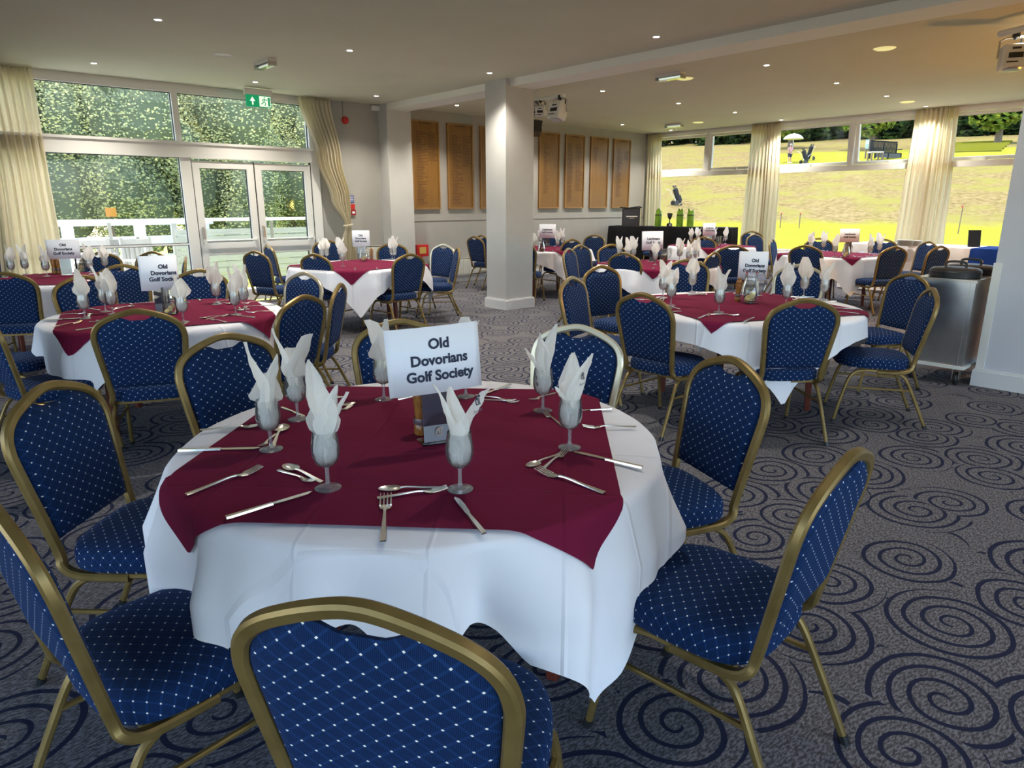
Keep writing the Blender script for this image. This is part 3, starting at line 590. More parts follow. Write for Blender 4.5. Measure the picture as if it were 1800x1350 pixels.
# ------------------------------------------------------------------ banquet chair
def chair_meshes():
    D = {}
    yb = lambda z: -.195 - (z - .44) * .20
    half = [(.190, .44), (.200, .55), (.213, .66), (.222, .745), (.2225, .780), (.213, .820), (.192, .850), (.160, .873), (.125, .889), (.09, .902), (.05, .914), (.02, .920), (0, .921)]
    pts = [Vector((-x, yb(z), z)) for x, z in half]; pts += [Vector((x, yb(z), z)) for x, z in half[::-1][1:]]
    def curl(s): return [Vector((s * .198, .02, .372)), Vector((s * .198, -.08, .372)), Vector((s * .199, -.15, .380)), Vector((s * .199, -.185, .405))]
    path = curl(-1) + pts + curl(1)[::-1]
    fr = catmull(path, 3)
    b = MB(); b.tube(fr, rrect(.026, .030, .45), ref=(1, 0, 0)); D['back_frame'] = b.mesh('back_frame', M['gold'], 40)
    # back cushion
    W_ = lambda z: .178 + (min(z, .77) - .50) * .110
    cr = [(.212, .780), (.203, .812), (.183, .840), (.153, .861), (.12, .876), (.085, .889), (.05, .900), (.02, .906), (0, .907)]
    def ztop(t):
        x = abs(t) * .207; z = .908
        for (xa, za), (xb, zb) in zip(cr, cr[1:]):
            if xb <= x <= xa: z = za + (zb - za) * (xa - x) / max(xa - xb, 1e-6)
        if x > .212: z = .78
        return z - .036 * math.exp(-(x / .062) ** 4)
    nx, nz = 24, 16; b = MB(); V = []
    for side in (0, 1):
        for i in range(nz + 1):
            for j in range(nx + 1):
                t = -1 + 2 * j / nx; s = i / nz; z = .485 + s * (ztop(t) - .485); x = t * W_(z)
                e = min(1, (1 - abs(t)) * 7) ** .5 * min(1, (1 - s) * 9 + .0) ** .5 * min(1, s * 9) ** .5
                d = .004 + (.020 if side == 0 else .014) * e
                y = yb(z) + (d if side == 0 else -d); b.uv[len(V)] = (x, z); V.append((x, y, z))
    w_ = nx + 1; o2 = (nz + 1) * w_; F = []
    for i in range(nz):
        for j in range(nx):
            a = i * w_ + j; F.append((a, a + 1, a + w_ + 1, a + w_)); F.append((o2 + a, o2 + a + w_, o2 + a + w_ + 1, o2 + a + 1))
    for j in range(nx): F.append((j, o2 + j, o2 + j + 1, j + 1)); a = nz * w_ + j; F.append((a, a + 1, o2 + a + 1, o2 + a))
    for i in range(nz): a = i * w_; F.append((a, a + w_, o2 + a + w_, o2 + a)); a += nx; F.append((a, o2 + a, o2 + a + w_, a + w_))
    b.add(V, F); D['backrest'] = b.mesh('backrest', M['fabric'], 60)
    # seat
    b = MB(); V = []; n = 48
    def outline(a, k):
        ca, sa_ = math.cos(a), math.sin(a); e = 3.4 if sa_ < 0 else 2.7
        r = (abs(ca) ** e + abs(sa_) ** e) ** (-1 / e); return (.222 * r * ca * k, (.205 if sa_ < 0 else .258) * r * sa_ * k)
    rings = [(.90, .392, 0), (.985, .396, 0), (1.0, .404, .0), (1.0, .438, .03), (.985, .452, .045), (.94, .463, .06), (.80, .470, 0), (.55, .474, 0), (.28, .475, 0)]
    for k, z, ex in rings:
        for i in range(n):
            a = 2 * math.pi * i / n; x, y = outline(a, k); kk = 1 + (.46 - z) * 4.2 if z < .455 else 1
            b.uv[len(V)] = (x * kk, y * kk); V.append((x, y + .01, z))
    F = [(r * n + i, r * n + (i + 1) % n, (r + 1) * n + (i + 1) % n, (r + 1) * n + i) for r in range(len(rings) - 1) for i in range(n)]
    b.uv[len(V)] = (0, 0); V.append((0, .01, .475)); b.uv[len(V)] = (0, 0); V.append((0, .01, .392))
    F += [((len(rings) - 1) * n + i, (len(rings) - 1) * n + (i + 1) % n, len(V) - 2) for i in range(n)] + [((i + 1) % n, i, len(V) - 1) for i in range(n)]
    b.add(V, F); D['seat'] = b.mesh('seat', M['fabric'], 60)
    sec = rrect(.021, .021, .5)
    for s in (-1, 1):
        f = catmull([(s * .222, .262, .0), (s * .212, .222, .20), (s * .204, .19, .315), (s * .198, .155, .362), (s * .196, .09, .378), (s * .196, .0, .378)], 5)
        r = catmull([(s * .222, -.315, .0), (s * .212, -.225, .20), (s * .204, -.170, .315), (s * .199, -.135, .355), (s * .196, -.08, .376), (s * .196, .0, .378)], 5)
        for nm, q in (('front', f), ('rear', r)):
            b = MB(); b.tube(q, sec, ref=(1, 0, 0)); c0 = Vector(q[0]); b.tube([c0 + Vector((0, 0, -.002)) + (Vector(q[0]) - Vector(q[2])) * .0, c0.lerp(Vector(q[1]), .55)], rrect(.026, .026, .5), mi=1, ref=(1, 0, 0))
            D[f'leg_{nm}_{s}'] = b.mesh('leg', [M['gold'], M['black']], 40)
        b = MB(); b.tube([(s * .207, .205, .255), (s * .207, -.195, .255)], rrect(.013, .016, .5), ref=(1, 0, 0)); D[f'stretcher_{s}'] = b.mesh('stretcher', M['gold'], 40)
    b = MB(); b.box(-.19, .19, .10, .12, .372, .392); b.box(-.19, .19, -.14, -.12, .372, .392); D['crossbar_0'] = MB().box(-.19, .19, .10, .12, .372, .392).mesh('crossbar', M['gold'], 0); D['crossbar_1'] = MB().box(-.19, .19, -.14, -.12, .372, .392).mesh('crossbar', M['gold'], 0)
    return D
CD = chair_meshes()
CD['glare_frame'] = CD['back_frame'].copy(); CD['glare_frame'].materials[0] = mat('gold steel with painted glare', (.62, .55, .40), .3, .6)  # lighter copy of the gold frame, glare painted into its colour
CHAIRS = []
def chair(label, rear=None, seat=None, face=(0, 0), turn=0, group='blue banquet chairs with gold frames', ang=None, lift=0, apex=.925, pale=False):
    """rear: photo pixel of the crown of the back; face: the point of the floor that the chair looks at"""
    if rear is not None:
        p = at(rear[0], rear[1], apex + lift); 
        d = Vector((face[0] - p.x, face[1] - p.y)); rz = math.atan2(d.y, d.x) - math.pi / 2 + R(turn)
        if ang is not None: rz = R(ang)
        off = Vector((0, -.29)); q = Vector((p.x - (off.x * math.cos(rz) - off.y * math.sin(rz)), p.y - (off.x * math.sin(rz) + off.y * math.cos(rz))))
    else:
        q = Vector(seat); d = Vector((face[0] - q.x, face[1] - q.y)); rz = math.atan2(d.y, d.x) - math.pi / 2 + R(turn)
        if ang is not None: rz = R(ang)
    t = thing('banquet_chair', label, 'chair', (q.x, q.y, lift), rz, group)
    obj('seat', CD['seat'], t); obj('backrest', CD['backrest'], t); obj('back_frame', CD['glare_frame'] if pale else CD['back_frame'], t); obj('crossbar', CD['crossbar_0'], t); obj('crossbar', CD['crossbar_1'], t)
    for s in (-1, 1):
        obj('leg', CD[f'leg_front_{s}'], t); obj('leg', CD[f'leg_rear_{s}'], t); obj('stretcher', CD[f'stretcher_{s}'], t)
    CHAIRS.append(t); return t

T = dict(t1=(1.19, 1.78, .75, 0), t2=(1.33, 5.10, .75, 0), t3=(4.66, 2.68, .85, 0), t4=(1.21, 8.26, .75, 0), t5=(4.30, 7.72, .84, 0), t6=(8.24, 8.40, .75, 0), t7=(7.12, 5.26, .75, 0), t8=(11.04, 7.0, .75, 0), t9=(10.55, 4.60, .76, 0))
f = lambda k: T[k][:2]
TG = {'t1': 'the nearest round table', 't2': 'the left middle table', 't3': 'the right middle table', 't4': 'the table by the left glazing', 't5': 'the table by the tied curtain', 't6': 'the table by the white column', 't7': 'the table behind the right middle one', 't8': 'the table before the black cloth', 't9': 'the table by the stacked plates'}
# chairs round the nearest table
chair('banquet chair with dark back, left of the nearest table, seat half under its cloth', (80, 678), face=f('t1'), turn=-4)
p2 = Vector((-.85 * sA + 1.46 * cA, .85 * cA + 1.46 * sA)); chair('banquet chair in the bottom left corner, back cut by the picture edge', seat=p2, face=f('t1'))
chair('banquet chair nearest the camera, bright blue back seen from behind', seat=(-.15 * sA + 1.14 * cA, .15 * cA + 1.14 * sA), ang=CANG - 90 - 14)
chair('banquet chair at lower right of the nearest table, back turned to the open carpet', (1497, 800), ang=CANG - 90 + 47)
chair('banquet chair right of the nearest table, blue backrest facing its cloth edge', (1290, 632), face=f('t1'), turn=3)
chair('banquet chair with painted glare on its frame behind the right side of the nearest table', (1018, 574), face=f('t1'), pale=True)
chair('banquet chair behind the nearest table, mostly hidden by the society sign', (702, 564), face=f('t1'))
chair('banquet chair behind the left edge of the nearest table, dark backrest beside the tall napkin', (392, 590), face=f('t1'))
# left middle table
chair('banquet chair seen from behind, standing in front of the left middle table', (238, 546), face=f('t2'))
chair('banquet chair at the left picture edge, seat tucked near the left middle table', seat=at(85, 668, .47).xy, face=f('t2'), turn=-10)
chair('second banquet chair at the left edge, behind the one whose seat is nearest', seat=at(10, 628, .47).xy, face=f('t2'), turn=10)
chair('dark banquet chair left of the two napkins on the left middle table', (142, 486), face=f('t2'))
chair('dark banquet chair behind the paired napkins of the left middle table', (212, 466), face=f('t2'))
chair('banquet chair behind the left middle table, left of the french door view', (350, 475), face=f('t2'))
chair('dark banquet chair right of the left middle table, crown highest there', (533, 521), face=f('t2'))
chair('banquet chair seen edge on between the left table and the open carpet', (598, 500), face=f('t2'), turn=-8)
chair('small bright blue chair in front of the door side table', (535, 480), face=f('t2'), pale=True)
# table by the left glazing
chair('blue banquet chair at the left picture edge in front of the glazing table', (5, 480), face=f('t4'))
chair('banquet chair behind the table sign by the left glazing', (268, 443), face=f('t4'))
chair('banquet chair seen edge on, beyond the crown of the left middle chairs', (326, 452), face=f('t4'))
chair('dark banquet chair behind the jug by the left glazing', (176, 444), face=f('t4'))
# table beside the tied curtain
chair('blue banquet chair in front of the door side table, seen from behind', (552, 447), face=f('t5'))
chair('dark banquet chair in front of the door side table, next to the red fire box', (720, 447), face=f('t5'))
chair('banquet chair with painted glare on its frame, right of the door side table', (780, 430), face=f('t5'), turn=0, pale=True)
chair('banquet chair seen edge on, right of the door side table', (805, 436), face=f('t5'), turn=-6)
chair('banquet chair beyond the door side table, behind its right napkins', (690, 428), face=f('t5'))
chair('dark banquet chair beyond the door side table, behind its left napkins', (574, 423), face=f('t5'))
chair('banquet chair leaning in pale light in front of the french doors', (447, 442), ang=-70)
chair('banquet chair with dark back against the french door frame', (470, 431), ang=-95)
chair('front one of two banquet chairs left of the white column', (834, 416), ang=-88)
chair('rear one of two banquet chairs left of the white column', (846, 414), ang=-95)
# table just right of the column
chair('dark banquet chair beside the column table, seen from behind', (1006, 421), face=f('t6'))
chair('dark banquet chair against the oak board wall, left of the black table', (1046, 413), face=f('t6'))
chair('banquet chair behind the column table, half hidden by its napkins', (972, 412), face=f('t6'))
chair('banquet chair at the column table whose seat shows by the column', seat=at(925, 478, .47).xy, face=f('t6'))
# table behind the right middle one
chair('blue banquet chair seen from behind, in front of the middle far table', (1097, 445), face=f('t7'))
chair('banquet chair in a tight pair left of the middle far table, front one', (999, 437), face=f('t7'), turn=-12)
chair('banquet chair in a tight pair left of the middle far table, rear one', (1019, 431), face=f('t7'), turn=6)
chair('banquet chair behind the left napkins of the middle far table', (1075, 430), face=f('t7'))
chair('banquet chair with a thin gold outline against the black table', (1150, 404), face=f('t7'))
chair('banquet chair behind the right napkins of the middle far table', (1236, 417), face=f('t7'))
chair('dark banquet chair right of the middle far table', (1256, 444), face=f('t7'))
# right middle table
chair('blue banquet chair at front left of the right middle table, seen from behind', (1130, 517), face=f('t3'))
chair('dark banquet chair in front of the right middle table, hiding its cloth', (1418, 527), face=f('t3'))
chair('banquet chair facing the right middle table from beside the steel trolley', (1603, 482), face=f('t3'), turn=-6)
chair('banquet chair seen edge on in front of the steel trolley', (1640, 508), face=f('t3'), turn=6)
chair('banquet chair with painted glare on its frame beyond the right middle table', (1408, 466), face=f('t3'), pale=True)
chair('dark banquet chair left of the right middle table, black dotted back', (1056, 468), face=f('t3'))
chair('thin edge-on banquet chair left of the right middle table', (1004, 488), face=f('t3'), turn=-20)
chair('dark banquet chair between the right middle table and the one behind', (1208, 457), face=f('t3'), turn=4)
# far tables
chair('black looking banquet chair, front one of two beneath the second curtain', (1326, 412), face=(12.0, 5.9))
chair('black looking banquet chair, rear one of two beneath the second curtain', (1322, 407), face=(12.2, 6.2))
chair('black looking banquet chair right of the second curtain pair', (1357, 420), face=(11.0, 5.0))
chair('banquet chair in front of the far right table, left of its napkins', (1417, 432), face=f('t9'))
chair('dark banquet chair in front of the far right table, right of its sign', (1574, 434), face=f('t9'))
chair('banquet chair behind the far right table against the window light', (1440, 419), face=f('t9'))
chair('banquet chair behind the right napkins of the far right table', (1556, 421), face=f('t9'))
chair('banquet chair near the white buffet cloth, front facing', (1634, 425), face=f('t9'))
chair('edge-on banquet chair near the white buffet cloth', (1654, 433), face=f('t9'), turn=-20)
chair('dark banquet chair half hidden behind the right middle sign', (1290, 432), face=f('t8'))

# ------------------------------------------------------------------ round tables and cloths
def square_reach(th, half, rot):
    a = (th - rot) % (math.pi / 2) - math.pi / 4; return half / math.cos(a)   # corners lie at rot + k*90 degrees
def cloth(name, R_, half, rot, z, seed, n=220, rmode=0, cx=0, cy=0, off=.0, wave=1.0, minr=.3, nr=12, nd_=16):
    """square cloth on a round table: flat inside R_, hanging with folds beyond it"""
    r_ = random.Random(seed); ph = [r_.uniform(0, 6.28) for _ in range(6)]; V = []; mb = MB(); steps = nr + nd_
    for i in range(n):
        th = 2 * math.pi * i / n
        c, s = math.cos(th), math.sin(th)
        # distance from the table axis to the edge of the (shifted) square
        ct, st = math.cos(rot + math.pi / 4), math.sin(rot + math.pi / 4); L = 9
        for nx_, ny_ in ((ct, st), (-ct, -st), (-st, ct), (st, -ct)):
            dn = c * nx_ + s * ny_
            if dn > 1e-5: L = min(L, (half - (0 - cx) * nx_ * 1.0 + 0 - 0 if False else (half + cx * nx_ + cy * ny_)) / dn)
        f_ = math.sin(11 * th + ph[0] + .8 * math.sin(3 * th)) * .6 + math.sin(17 * th + ph[1]) * .4 + math.sin(6 * th + ph[2]) * .25 + .15 * math.sin(31 * th + ph[3])
        for k in range(steps + 1):
            if k <= nr: rr = min(L, R_) * k / nr
            else: rr = min(L, R_) + (max(L - R_, 0)) * (k - nr) / nd_
            if rr <= R_:
                edge = max(0, (rr - R_ + .02) / .02)
                V.append((rr * c, rr * s, z + off - .004 * edge * edge + .0011 * math.sin(7 * rr * c + ph[4]) * math.sin(6 * rr * s + ph[5])))
            else:
                h = rr - R_; bend = .012; fall = h if h > bend else h * h / bend * .7
                amp = wave * .115 * min(1, h / .20); o = off + .014 * min(1, h / .02) + amp * (f_ + .55) * .55 + min(h, .2) * .04
                hh = max(0, h - .004) * (1 - .10 * min(1, abs(f_)) * min(1, h / .2))
                V.append(((R_ + o) * c, (R_ + o) * s, z + off - .004 - hh))
    w_ = steps + 1
    F = [(i * w_ + j, ((i + 1) % n) * w_ + j, ((i + 1) % n) * w_ + j + 1, i * w_ + j + 1) for i in range(n) for j in range(1, steps)]
    V.append((0, 0, z + off)); F += [(len(V) - 1, ((i + 1) % n) * w_ + 1, i * w_ + 1) for i in range(n)]
    mb.add(V, F); return mb
TABLEL = {'t1': ('round table nearest the camera, under white linen', 'white linen tablecloth on the nearest round table', 'burgundy cloth laid cornerwise over the nearest white tablecloth'),
 't2': ('round table at left middle, under white linen', 'white tablecloth on the left middle round table', 'burgundy overlay hanging to a point on the left middle table'),
 't3': ('round table at right middle, under white linen', 'white tablecloth with a low pointed corner on the right middle table', 'burgundy overlay lying flat on the right middle table'),
 't4': ('round table beside the left glazing, under white linen', 'white tablecloth on the table beside the left glazing', 'burgundy overlay on the table beside the left glazing'),
 't5': ('round table beside the tied curtain, under white linen', 'white tablecloth on the table beside the tied curtain', 'burgundy overlay with a front point on the table beside the tied curtain'),
 't6': ('round table just right of the white column, under linen', 'white tablecloth on the table just right of the column', 'burgundy overlay on the table just right of the column'),
 't7': ('round table behind the right middle table, under linen', 'white tablecloth on the table behind the right middle one', 'burgundy overlay on the table behind the right middle one'),
 't8': ('round table in front of the black cloth table, under linen', 'white tablecloth on the table in front of the black table', 'burgundy overlay on the table in front of the black table'),
 't9': ('round table near the stacked plates, under white linen', 'white tablecloth on the table near the stacked plates', 'burgundy overlay with a hanging point on the table near the plates')}
SHAPE = {'t1': (.945, -90, .62, -90, -.045, -.02), 't2': (.93, -150, .64, -147, 0, 0), 't3': (1.0, -130, .66, -160, 0, 0), 't4': (.9, -100, .64, -75, 0, 0), 't5': (.98, -120, .66, -125, -.05, -.06), 't6': (.93, -110, .62, -112, 0, 0), 't7': (.93, -147, .62, -147, 0, 0), 't8': (.92, -110, .62, -60, 0, 0), 't9': (.95, -136, .62, -137, 0, 0)}
TZ = .745
for k, (x, y, r, _) in T.items():
    la = TABLEL[k]; t = thing('round_table', la[0], 'table', (x, y, 0), R(20), 'round banquet tables')
    obj('tabletop', MB().lathe([(0, TZ - .040), (r - .03, TZ - .040), (r - .012, TZ - .034), (r - .012, TZ - .018), (r - .02, TZ - .012), (0, TZ - .012)], 48), t, mats=M['darkred'])
    for a in range(4):
        q = a * math.pi / 2; rr = r * .62; obj('leg', MB().tube([(rr * math.cos(q), rr * math.sin(q), TZ - .035), (rr * 1.04 * math.cos(q), rr * 1.04 * math.sin(q), 0)], rrect(.05, .05, .3), scale=[1, .8]), t, mats=M['darkred'])
    obj('apron', MB().lathe([(rr - .02, TZ - .10), (rr + .0, TZ - .10), (rr, TZ - .036), (rr - .02, TZ - .036)], 32, cap=False), t, mats=M['darkred'])
    hw, rw, hr, rr_, cx_, cy_ = SHAPE[k]; big = k == 't1'; wv_ = .95 if big else .15 if k == 't3' else .5; n = 420 if big else 200
    c = obj('tablecloth', cloth('w', r, hw, R(rw), TZ, 41 + ord(k[1]), n=n, nd_=26 if big else 14, wave=wv_), loc=(x, y, 0), mats=M['tcloth'], smooth=80); tag(c, la[1], 'tablecloth', 'white tablecloths')
    c = obj('table_overlay', cloth('r', r, hr, R(rr_), TZ, 41 + ord(k[1]), n=n, off=.007, cx=cx_, cy=cy_, wave=wv_), loc=(x, y, 0), mats=M['overlay'], smooth=80); tag(c, la[2], 'tablecloth', 'burgundy overlays')
TT = TZ + .0075

# ------------------------------------------------------------------ goblets and napkins
bowl_p = [(.0, .062), (.012, .063), (.024, .069), (.032, .082), (.0365, .100), (.0365, .118), (.034, .140), (.0315, .160)]
stem_p = [(.034, 0), (.035, .002), (.030, .004), (.012, .007), (.0065, .012), (.005, .022), (.0048, .050), (.007, .060), (.012, .063)]
GM = (MB().lathe(bowl_p, 28, cap=False).mesh('bowl', M['goblet'], 60), MB().lathe(stem_p, 20).mesh('stem', M['stem'], 60), MB().lathe([(.0312, .1595), (.0322, .1595), (.0322, .1615), (.0312, .1615)], 28, cap=False).mesh('rim', M['goblet']))
def goblet(p, label, rz=0):
    t = thing('wine_goblet', label, 'glass', p, rz, 'stemmed goblets holding napkins'); obj('bowl', GM[0], t); obj('stem', GM[1], t); return t
def napkin_mesh(tips, seed, n=56, m=14, rows=16, cols=12):
    """crumpled body inside the bowl plus one folded sheet per tip: (azimuth deg, height above table, outward lean, half width, blunt 0..1, skew)"""
    r_ = random.Random(seed); o = Vector((r_.uniform(0, 99), r_.uniform(0, 99), 0)); V = []; mb = MB()
    for i in range(n):
        a = 360 * i / n
        for j in range(m + 1):
            z = .067 + .105 * j / m; zz = min(z, .16); br = .0
            for (r0, z0), (r1, z1) in zip(bowl_p, bowl_p[1:]):
                if z0 <= zz <= z1 + 1e-6: br = r0 + (r1 - r0) * (zz - z0) / (z1 - z0)
            ca, sa_ = math.cos(R(a)), math.sin(R(a)); q = Vector((ca * 1.5, sa_ * 1.5, z * 24)) + o
            nz = noise.noise(q) + noise.noise(q * 2.4) * .5
            rr = max(.003, br * .84) * (1 - .62 * max(0, min(1, .45 + nz + .3 * math.sin(R(a) * 5 + seed)))); rr = rr * (1.0 if j < m - 1 else .75 if j == m - 1 else .3)
            V.append((rr * ca, rr * sa_, z))
    w_ = m + 1; F = [(i * w_ + j, ((i + 1) % n) * w_ + j, ((i + 1) % n) * w_ + j + 1, i * w_ + j + 1) for i in range(n) for j in range(m)]
    V.append((0, 0, .065)); F += [(len(V) - 1, ((i + 1) % n) * w_, i * w_) for i in range(n)]
    mb.add(V, F)
    for ti, tp in enumerate(tips):
        az, h, lean, wm, bl, sk = tuple(tp) + (0,) * (6 - len(tp)); c, s_ = math.cos(R(az)), math.sin(R(az)); V = []
        for i in range(rows + 1):
            s = i / rows; pk = .50
            e = min(1, s / pk); wm_ = wm * 1.32; w1 = .020 + (wm_ - .020) * e * e * (3 - 2 * e)
            if s > pk: w1 = wm_ * (bl + (1 - bl) * (1 - (s - pk) / (1 - pk)) ** .85)
            for j in range(cols + 1):
                t = -1 + 2 * j / cols; f_ = .0035 * math.cos(t * 5 + seed + ti) * (1 - .4 * s); q = Vector((t * 1.3, s * 3.2, seed * 3.7 + ti * 5)); nz = noise.noise(q) * .008 + noise.noise(q * 2.7) * .004
                rad = .010 + lean * s ** 1.25 - (t * t) * w1 * (.55 - .35 * s) + nz + f_; tn = t * w1 + sk * s * s
                z = .115 + (h - .115) * s - bl * .25 * w1 * abs(t) * (s > pk)
                if z < .158:
                    k = .029 / max(.029, math.hypot(rad, tn)); rad *= k; tn *= k
                V.append((rad * c - tn * s_, rad * s_ + tn * c, z))
        w2 = cols + 1; mb.add(V, [(i * w2 + j, i * w2 + j + 1, (i + 1) * w2 + j + 1, (i + 1) * w2 + j) for i in range(rows) for j in range(cols)])
    me = mb.mesh('napkin', M['napkin'], 50); return me
CR = CANG - 90      # azimuth 0 in the tips = towards picture right
def napkin(p, label, me, print_=None, rz=None, lean=(0, 0)):
    o = obj('paper_napkin', me, None, p, rz=R(CR) if rz is None else rz); tag(o, label, 'napkin', 'folded white paper napkins')
    if lean != (0, 0): o.rotation_euler = (R(lean[0]), R(lean[1]), R(CR))
    if print_:
        az, z, rad, s = print_
        t1 = obj('crest', crest_mesh(s), o, (rad * math.cos(R(az)), rad * math.sin(R(az)), z), rot=(R(82), 0, R(az + 90))); 
        t2 = obj('lettering', WORD, o, (rad * 1.0 * math.cos(R(az)), rad * math.sin(R(az)), z - .022 * s), rot=(R(82), 0, R(az + 90)))
    return o
WORD = text_mesh('dworth', .013, M['greyink'])
def crest_mesh(s=1):
    b = MB()
    for x0, x1, z0, z1 in ((-.008, -.005, -.008, .002), (-.006, -.001, .0, .006), (-.001, .002, -.007, .004), (.003, .006, -.008, .009), (.005, .009, .004, .008), (-.007, .008, -.010, -.008), (-.003, .004, .005, .008)):
        b.add([(x0 * s, z0 * s, 0), (x1 * s, z0 * s, 0), (x1 * s, z1 * s, 0), (x0 * s, z1 * s, 0)], [(0, 1, 2, 3)])
    return b.mesh('crest', M['ink'], 0)
# nearest table: foot of each goblet in the photo, and the shape of its napkin
G1 = [
 ((477, 790), [(215, .335, .030, .042, .05, -.030), (330, .30, .030, .026, .05, .02), (90, .235, .02, .04, .3)], 'with a tall left point, far left on the nearest table', None),
 ((524, 737), [(200, .322, .050, .038, .45, -.02), (335, .305, .050, .040, .55, .02), (270, .26, .01, .035, .4)], 'with two blunt wings, rear left on the nearest table', None),
 ((577, 858), [(240, .352, .012, .036, .02, -.012), (330, .285, .035, .034, .1, .01), (0, .262, .050, .018, .1, .01), (90, .27, .01, .035, .1)], 'with one sharp upright point, front left on the nearest table', None),
 ((675, 702), [(230, .315, .030, .040, .8, -.01), (330, .315, .02, .036, .2), (90, .25, .02, .04, .4)], 'half hidden left of the nearest society sign', None),
 ((819, 697), [(90, .31, .02, .04, .3), (0, .30, .045, .035, .2)], 'almost hidden behind the nearest society sign', None),
 ((954, 722), [(300, .320, .020, .026, .1, .035), (230, .290, .012, .028, .05, .0), (190, .235, .055, .020, .1)], 'shaped like a leaning leaf, rear right on the nearest table', None),
 ((1001, 787), [(260, .305, .010, .030, .1, .006), (320, .300, .045, .030, .08, .030), (200, .20, .04, .02, .1)], 'with two curved ears and a crest, right on the nearest table', (-35, .235, .040, 1.1)),
 ((809, 860), [(205, .292, .050, .020, .1, -.012), (228, .285, .020, .030, .1, .0), (330, .275, .055, .036, .55, .032)], 'with spread wings and printed crest, front of the nearest table', (-32, .255, .060, 1.3)),
]
for i, (uv_, tips, l, pr) in enumerate(G1):
    p = at(uv_[0], uv_[1], TT); goblet(p, 'goblet holding the napkin ' + l, 0); napkin(p, 'white paper napkin ' + l, napkin_mesh(tips, 3 + i), pr)
NV = [napkin_mesh([(rnd.uniform(180, 260), rnd.uniform(.28, .33), rnd.uniform(.01, .04), rnd.uniform(.038, .054), rnd.uniform(.05, .5), rnd.uniform(-.02, 0)), (rnd.uniform(290, 370), rnd.uniform(.27, .32), rnd.uniform(.02, .05), rnd.uniform(.036, .050), rnd.uniform(.05, .5), rnd.uniform(0, .02)), (90, rnd.uniform(.24, .28), .02, .036, .3)], 20 + i, n=28, m=8, rows=8, cols=6) for i in range(8)]
GP = {'t2': [(150, 560), (186, 548), (199, 552), (323, 566), (382, 535), (415, 553), (430, 544), (283, 535)],
      't3': [(1165, 523), (1179, 537), (1216, 514), (1263, 549), (1381, 539), (1417, 521), (1447, 527)],
      't4': [(2, 484), (28, 481), (83, 486), (160, 482), (188, 477)],
      't5': [(546, 455), (559, 458), (582, 453), (603, 468), (692, 456), (713, 454)],
      't7': [(1088, 458), (1103, 462), (1113, 458), (1151, 466), (1194, 459), (1210, 465), (1223, 462)]}
GC = {'t6': [(938, 422), (949, 415), (980, 420), (996, 415)], 't8': [(1200, 411), (1218, 411), (1231, 410), (1253, 410), (1263, 406), (1282, 412)], 't9': [(1426, 424), (1448, 422), (1469, 430), (1531, 430), (1547, 427)]}
ORD = ['leftmost', 'second from the left', 'third from the left', 'fourth from the left', 'fifth from the left', 'sixth from the left', 'seventh from the left', 'rightmost']
for k in ('t2', 't3', 't4', 't5', 't7', 't6', 't8', 't9'):
    pts = [at(u, v, TT) for u, v in GP[k]] if k in GP else [at(u, v, TT + .17) for u, v in GC[k]]
    cx_, cy_, r = T[k][:3]; out = []
    for p in pts:
        d = Vector((p.x - cx_, p.y - cy_)); L = d.length
        if L > r - .06: d *= (r - .06) / L
        out.append(Vector((cx_ + d.x, cy_ + d.y, TT)))
    out.sort(key=lambda q: px(q)[0])
    for i, p in enumerate(out):
        o_ = ORD[i]
        goblet(p, f'stemmed goblet, {o_} on {TG[k]}')
        n_ = napkin(p, f'paper napkin in goblet, {o_} on {TG[k]}', NV[(i * 3 + ord(k[1])) % 8], rz=R(CR) + (i % 3 - 1) * .5)

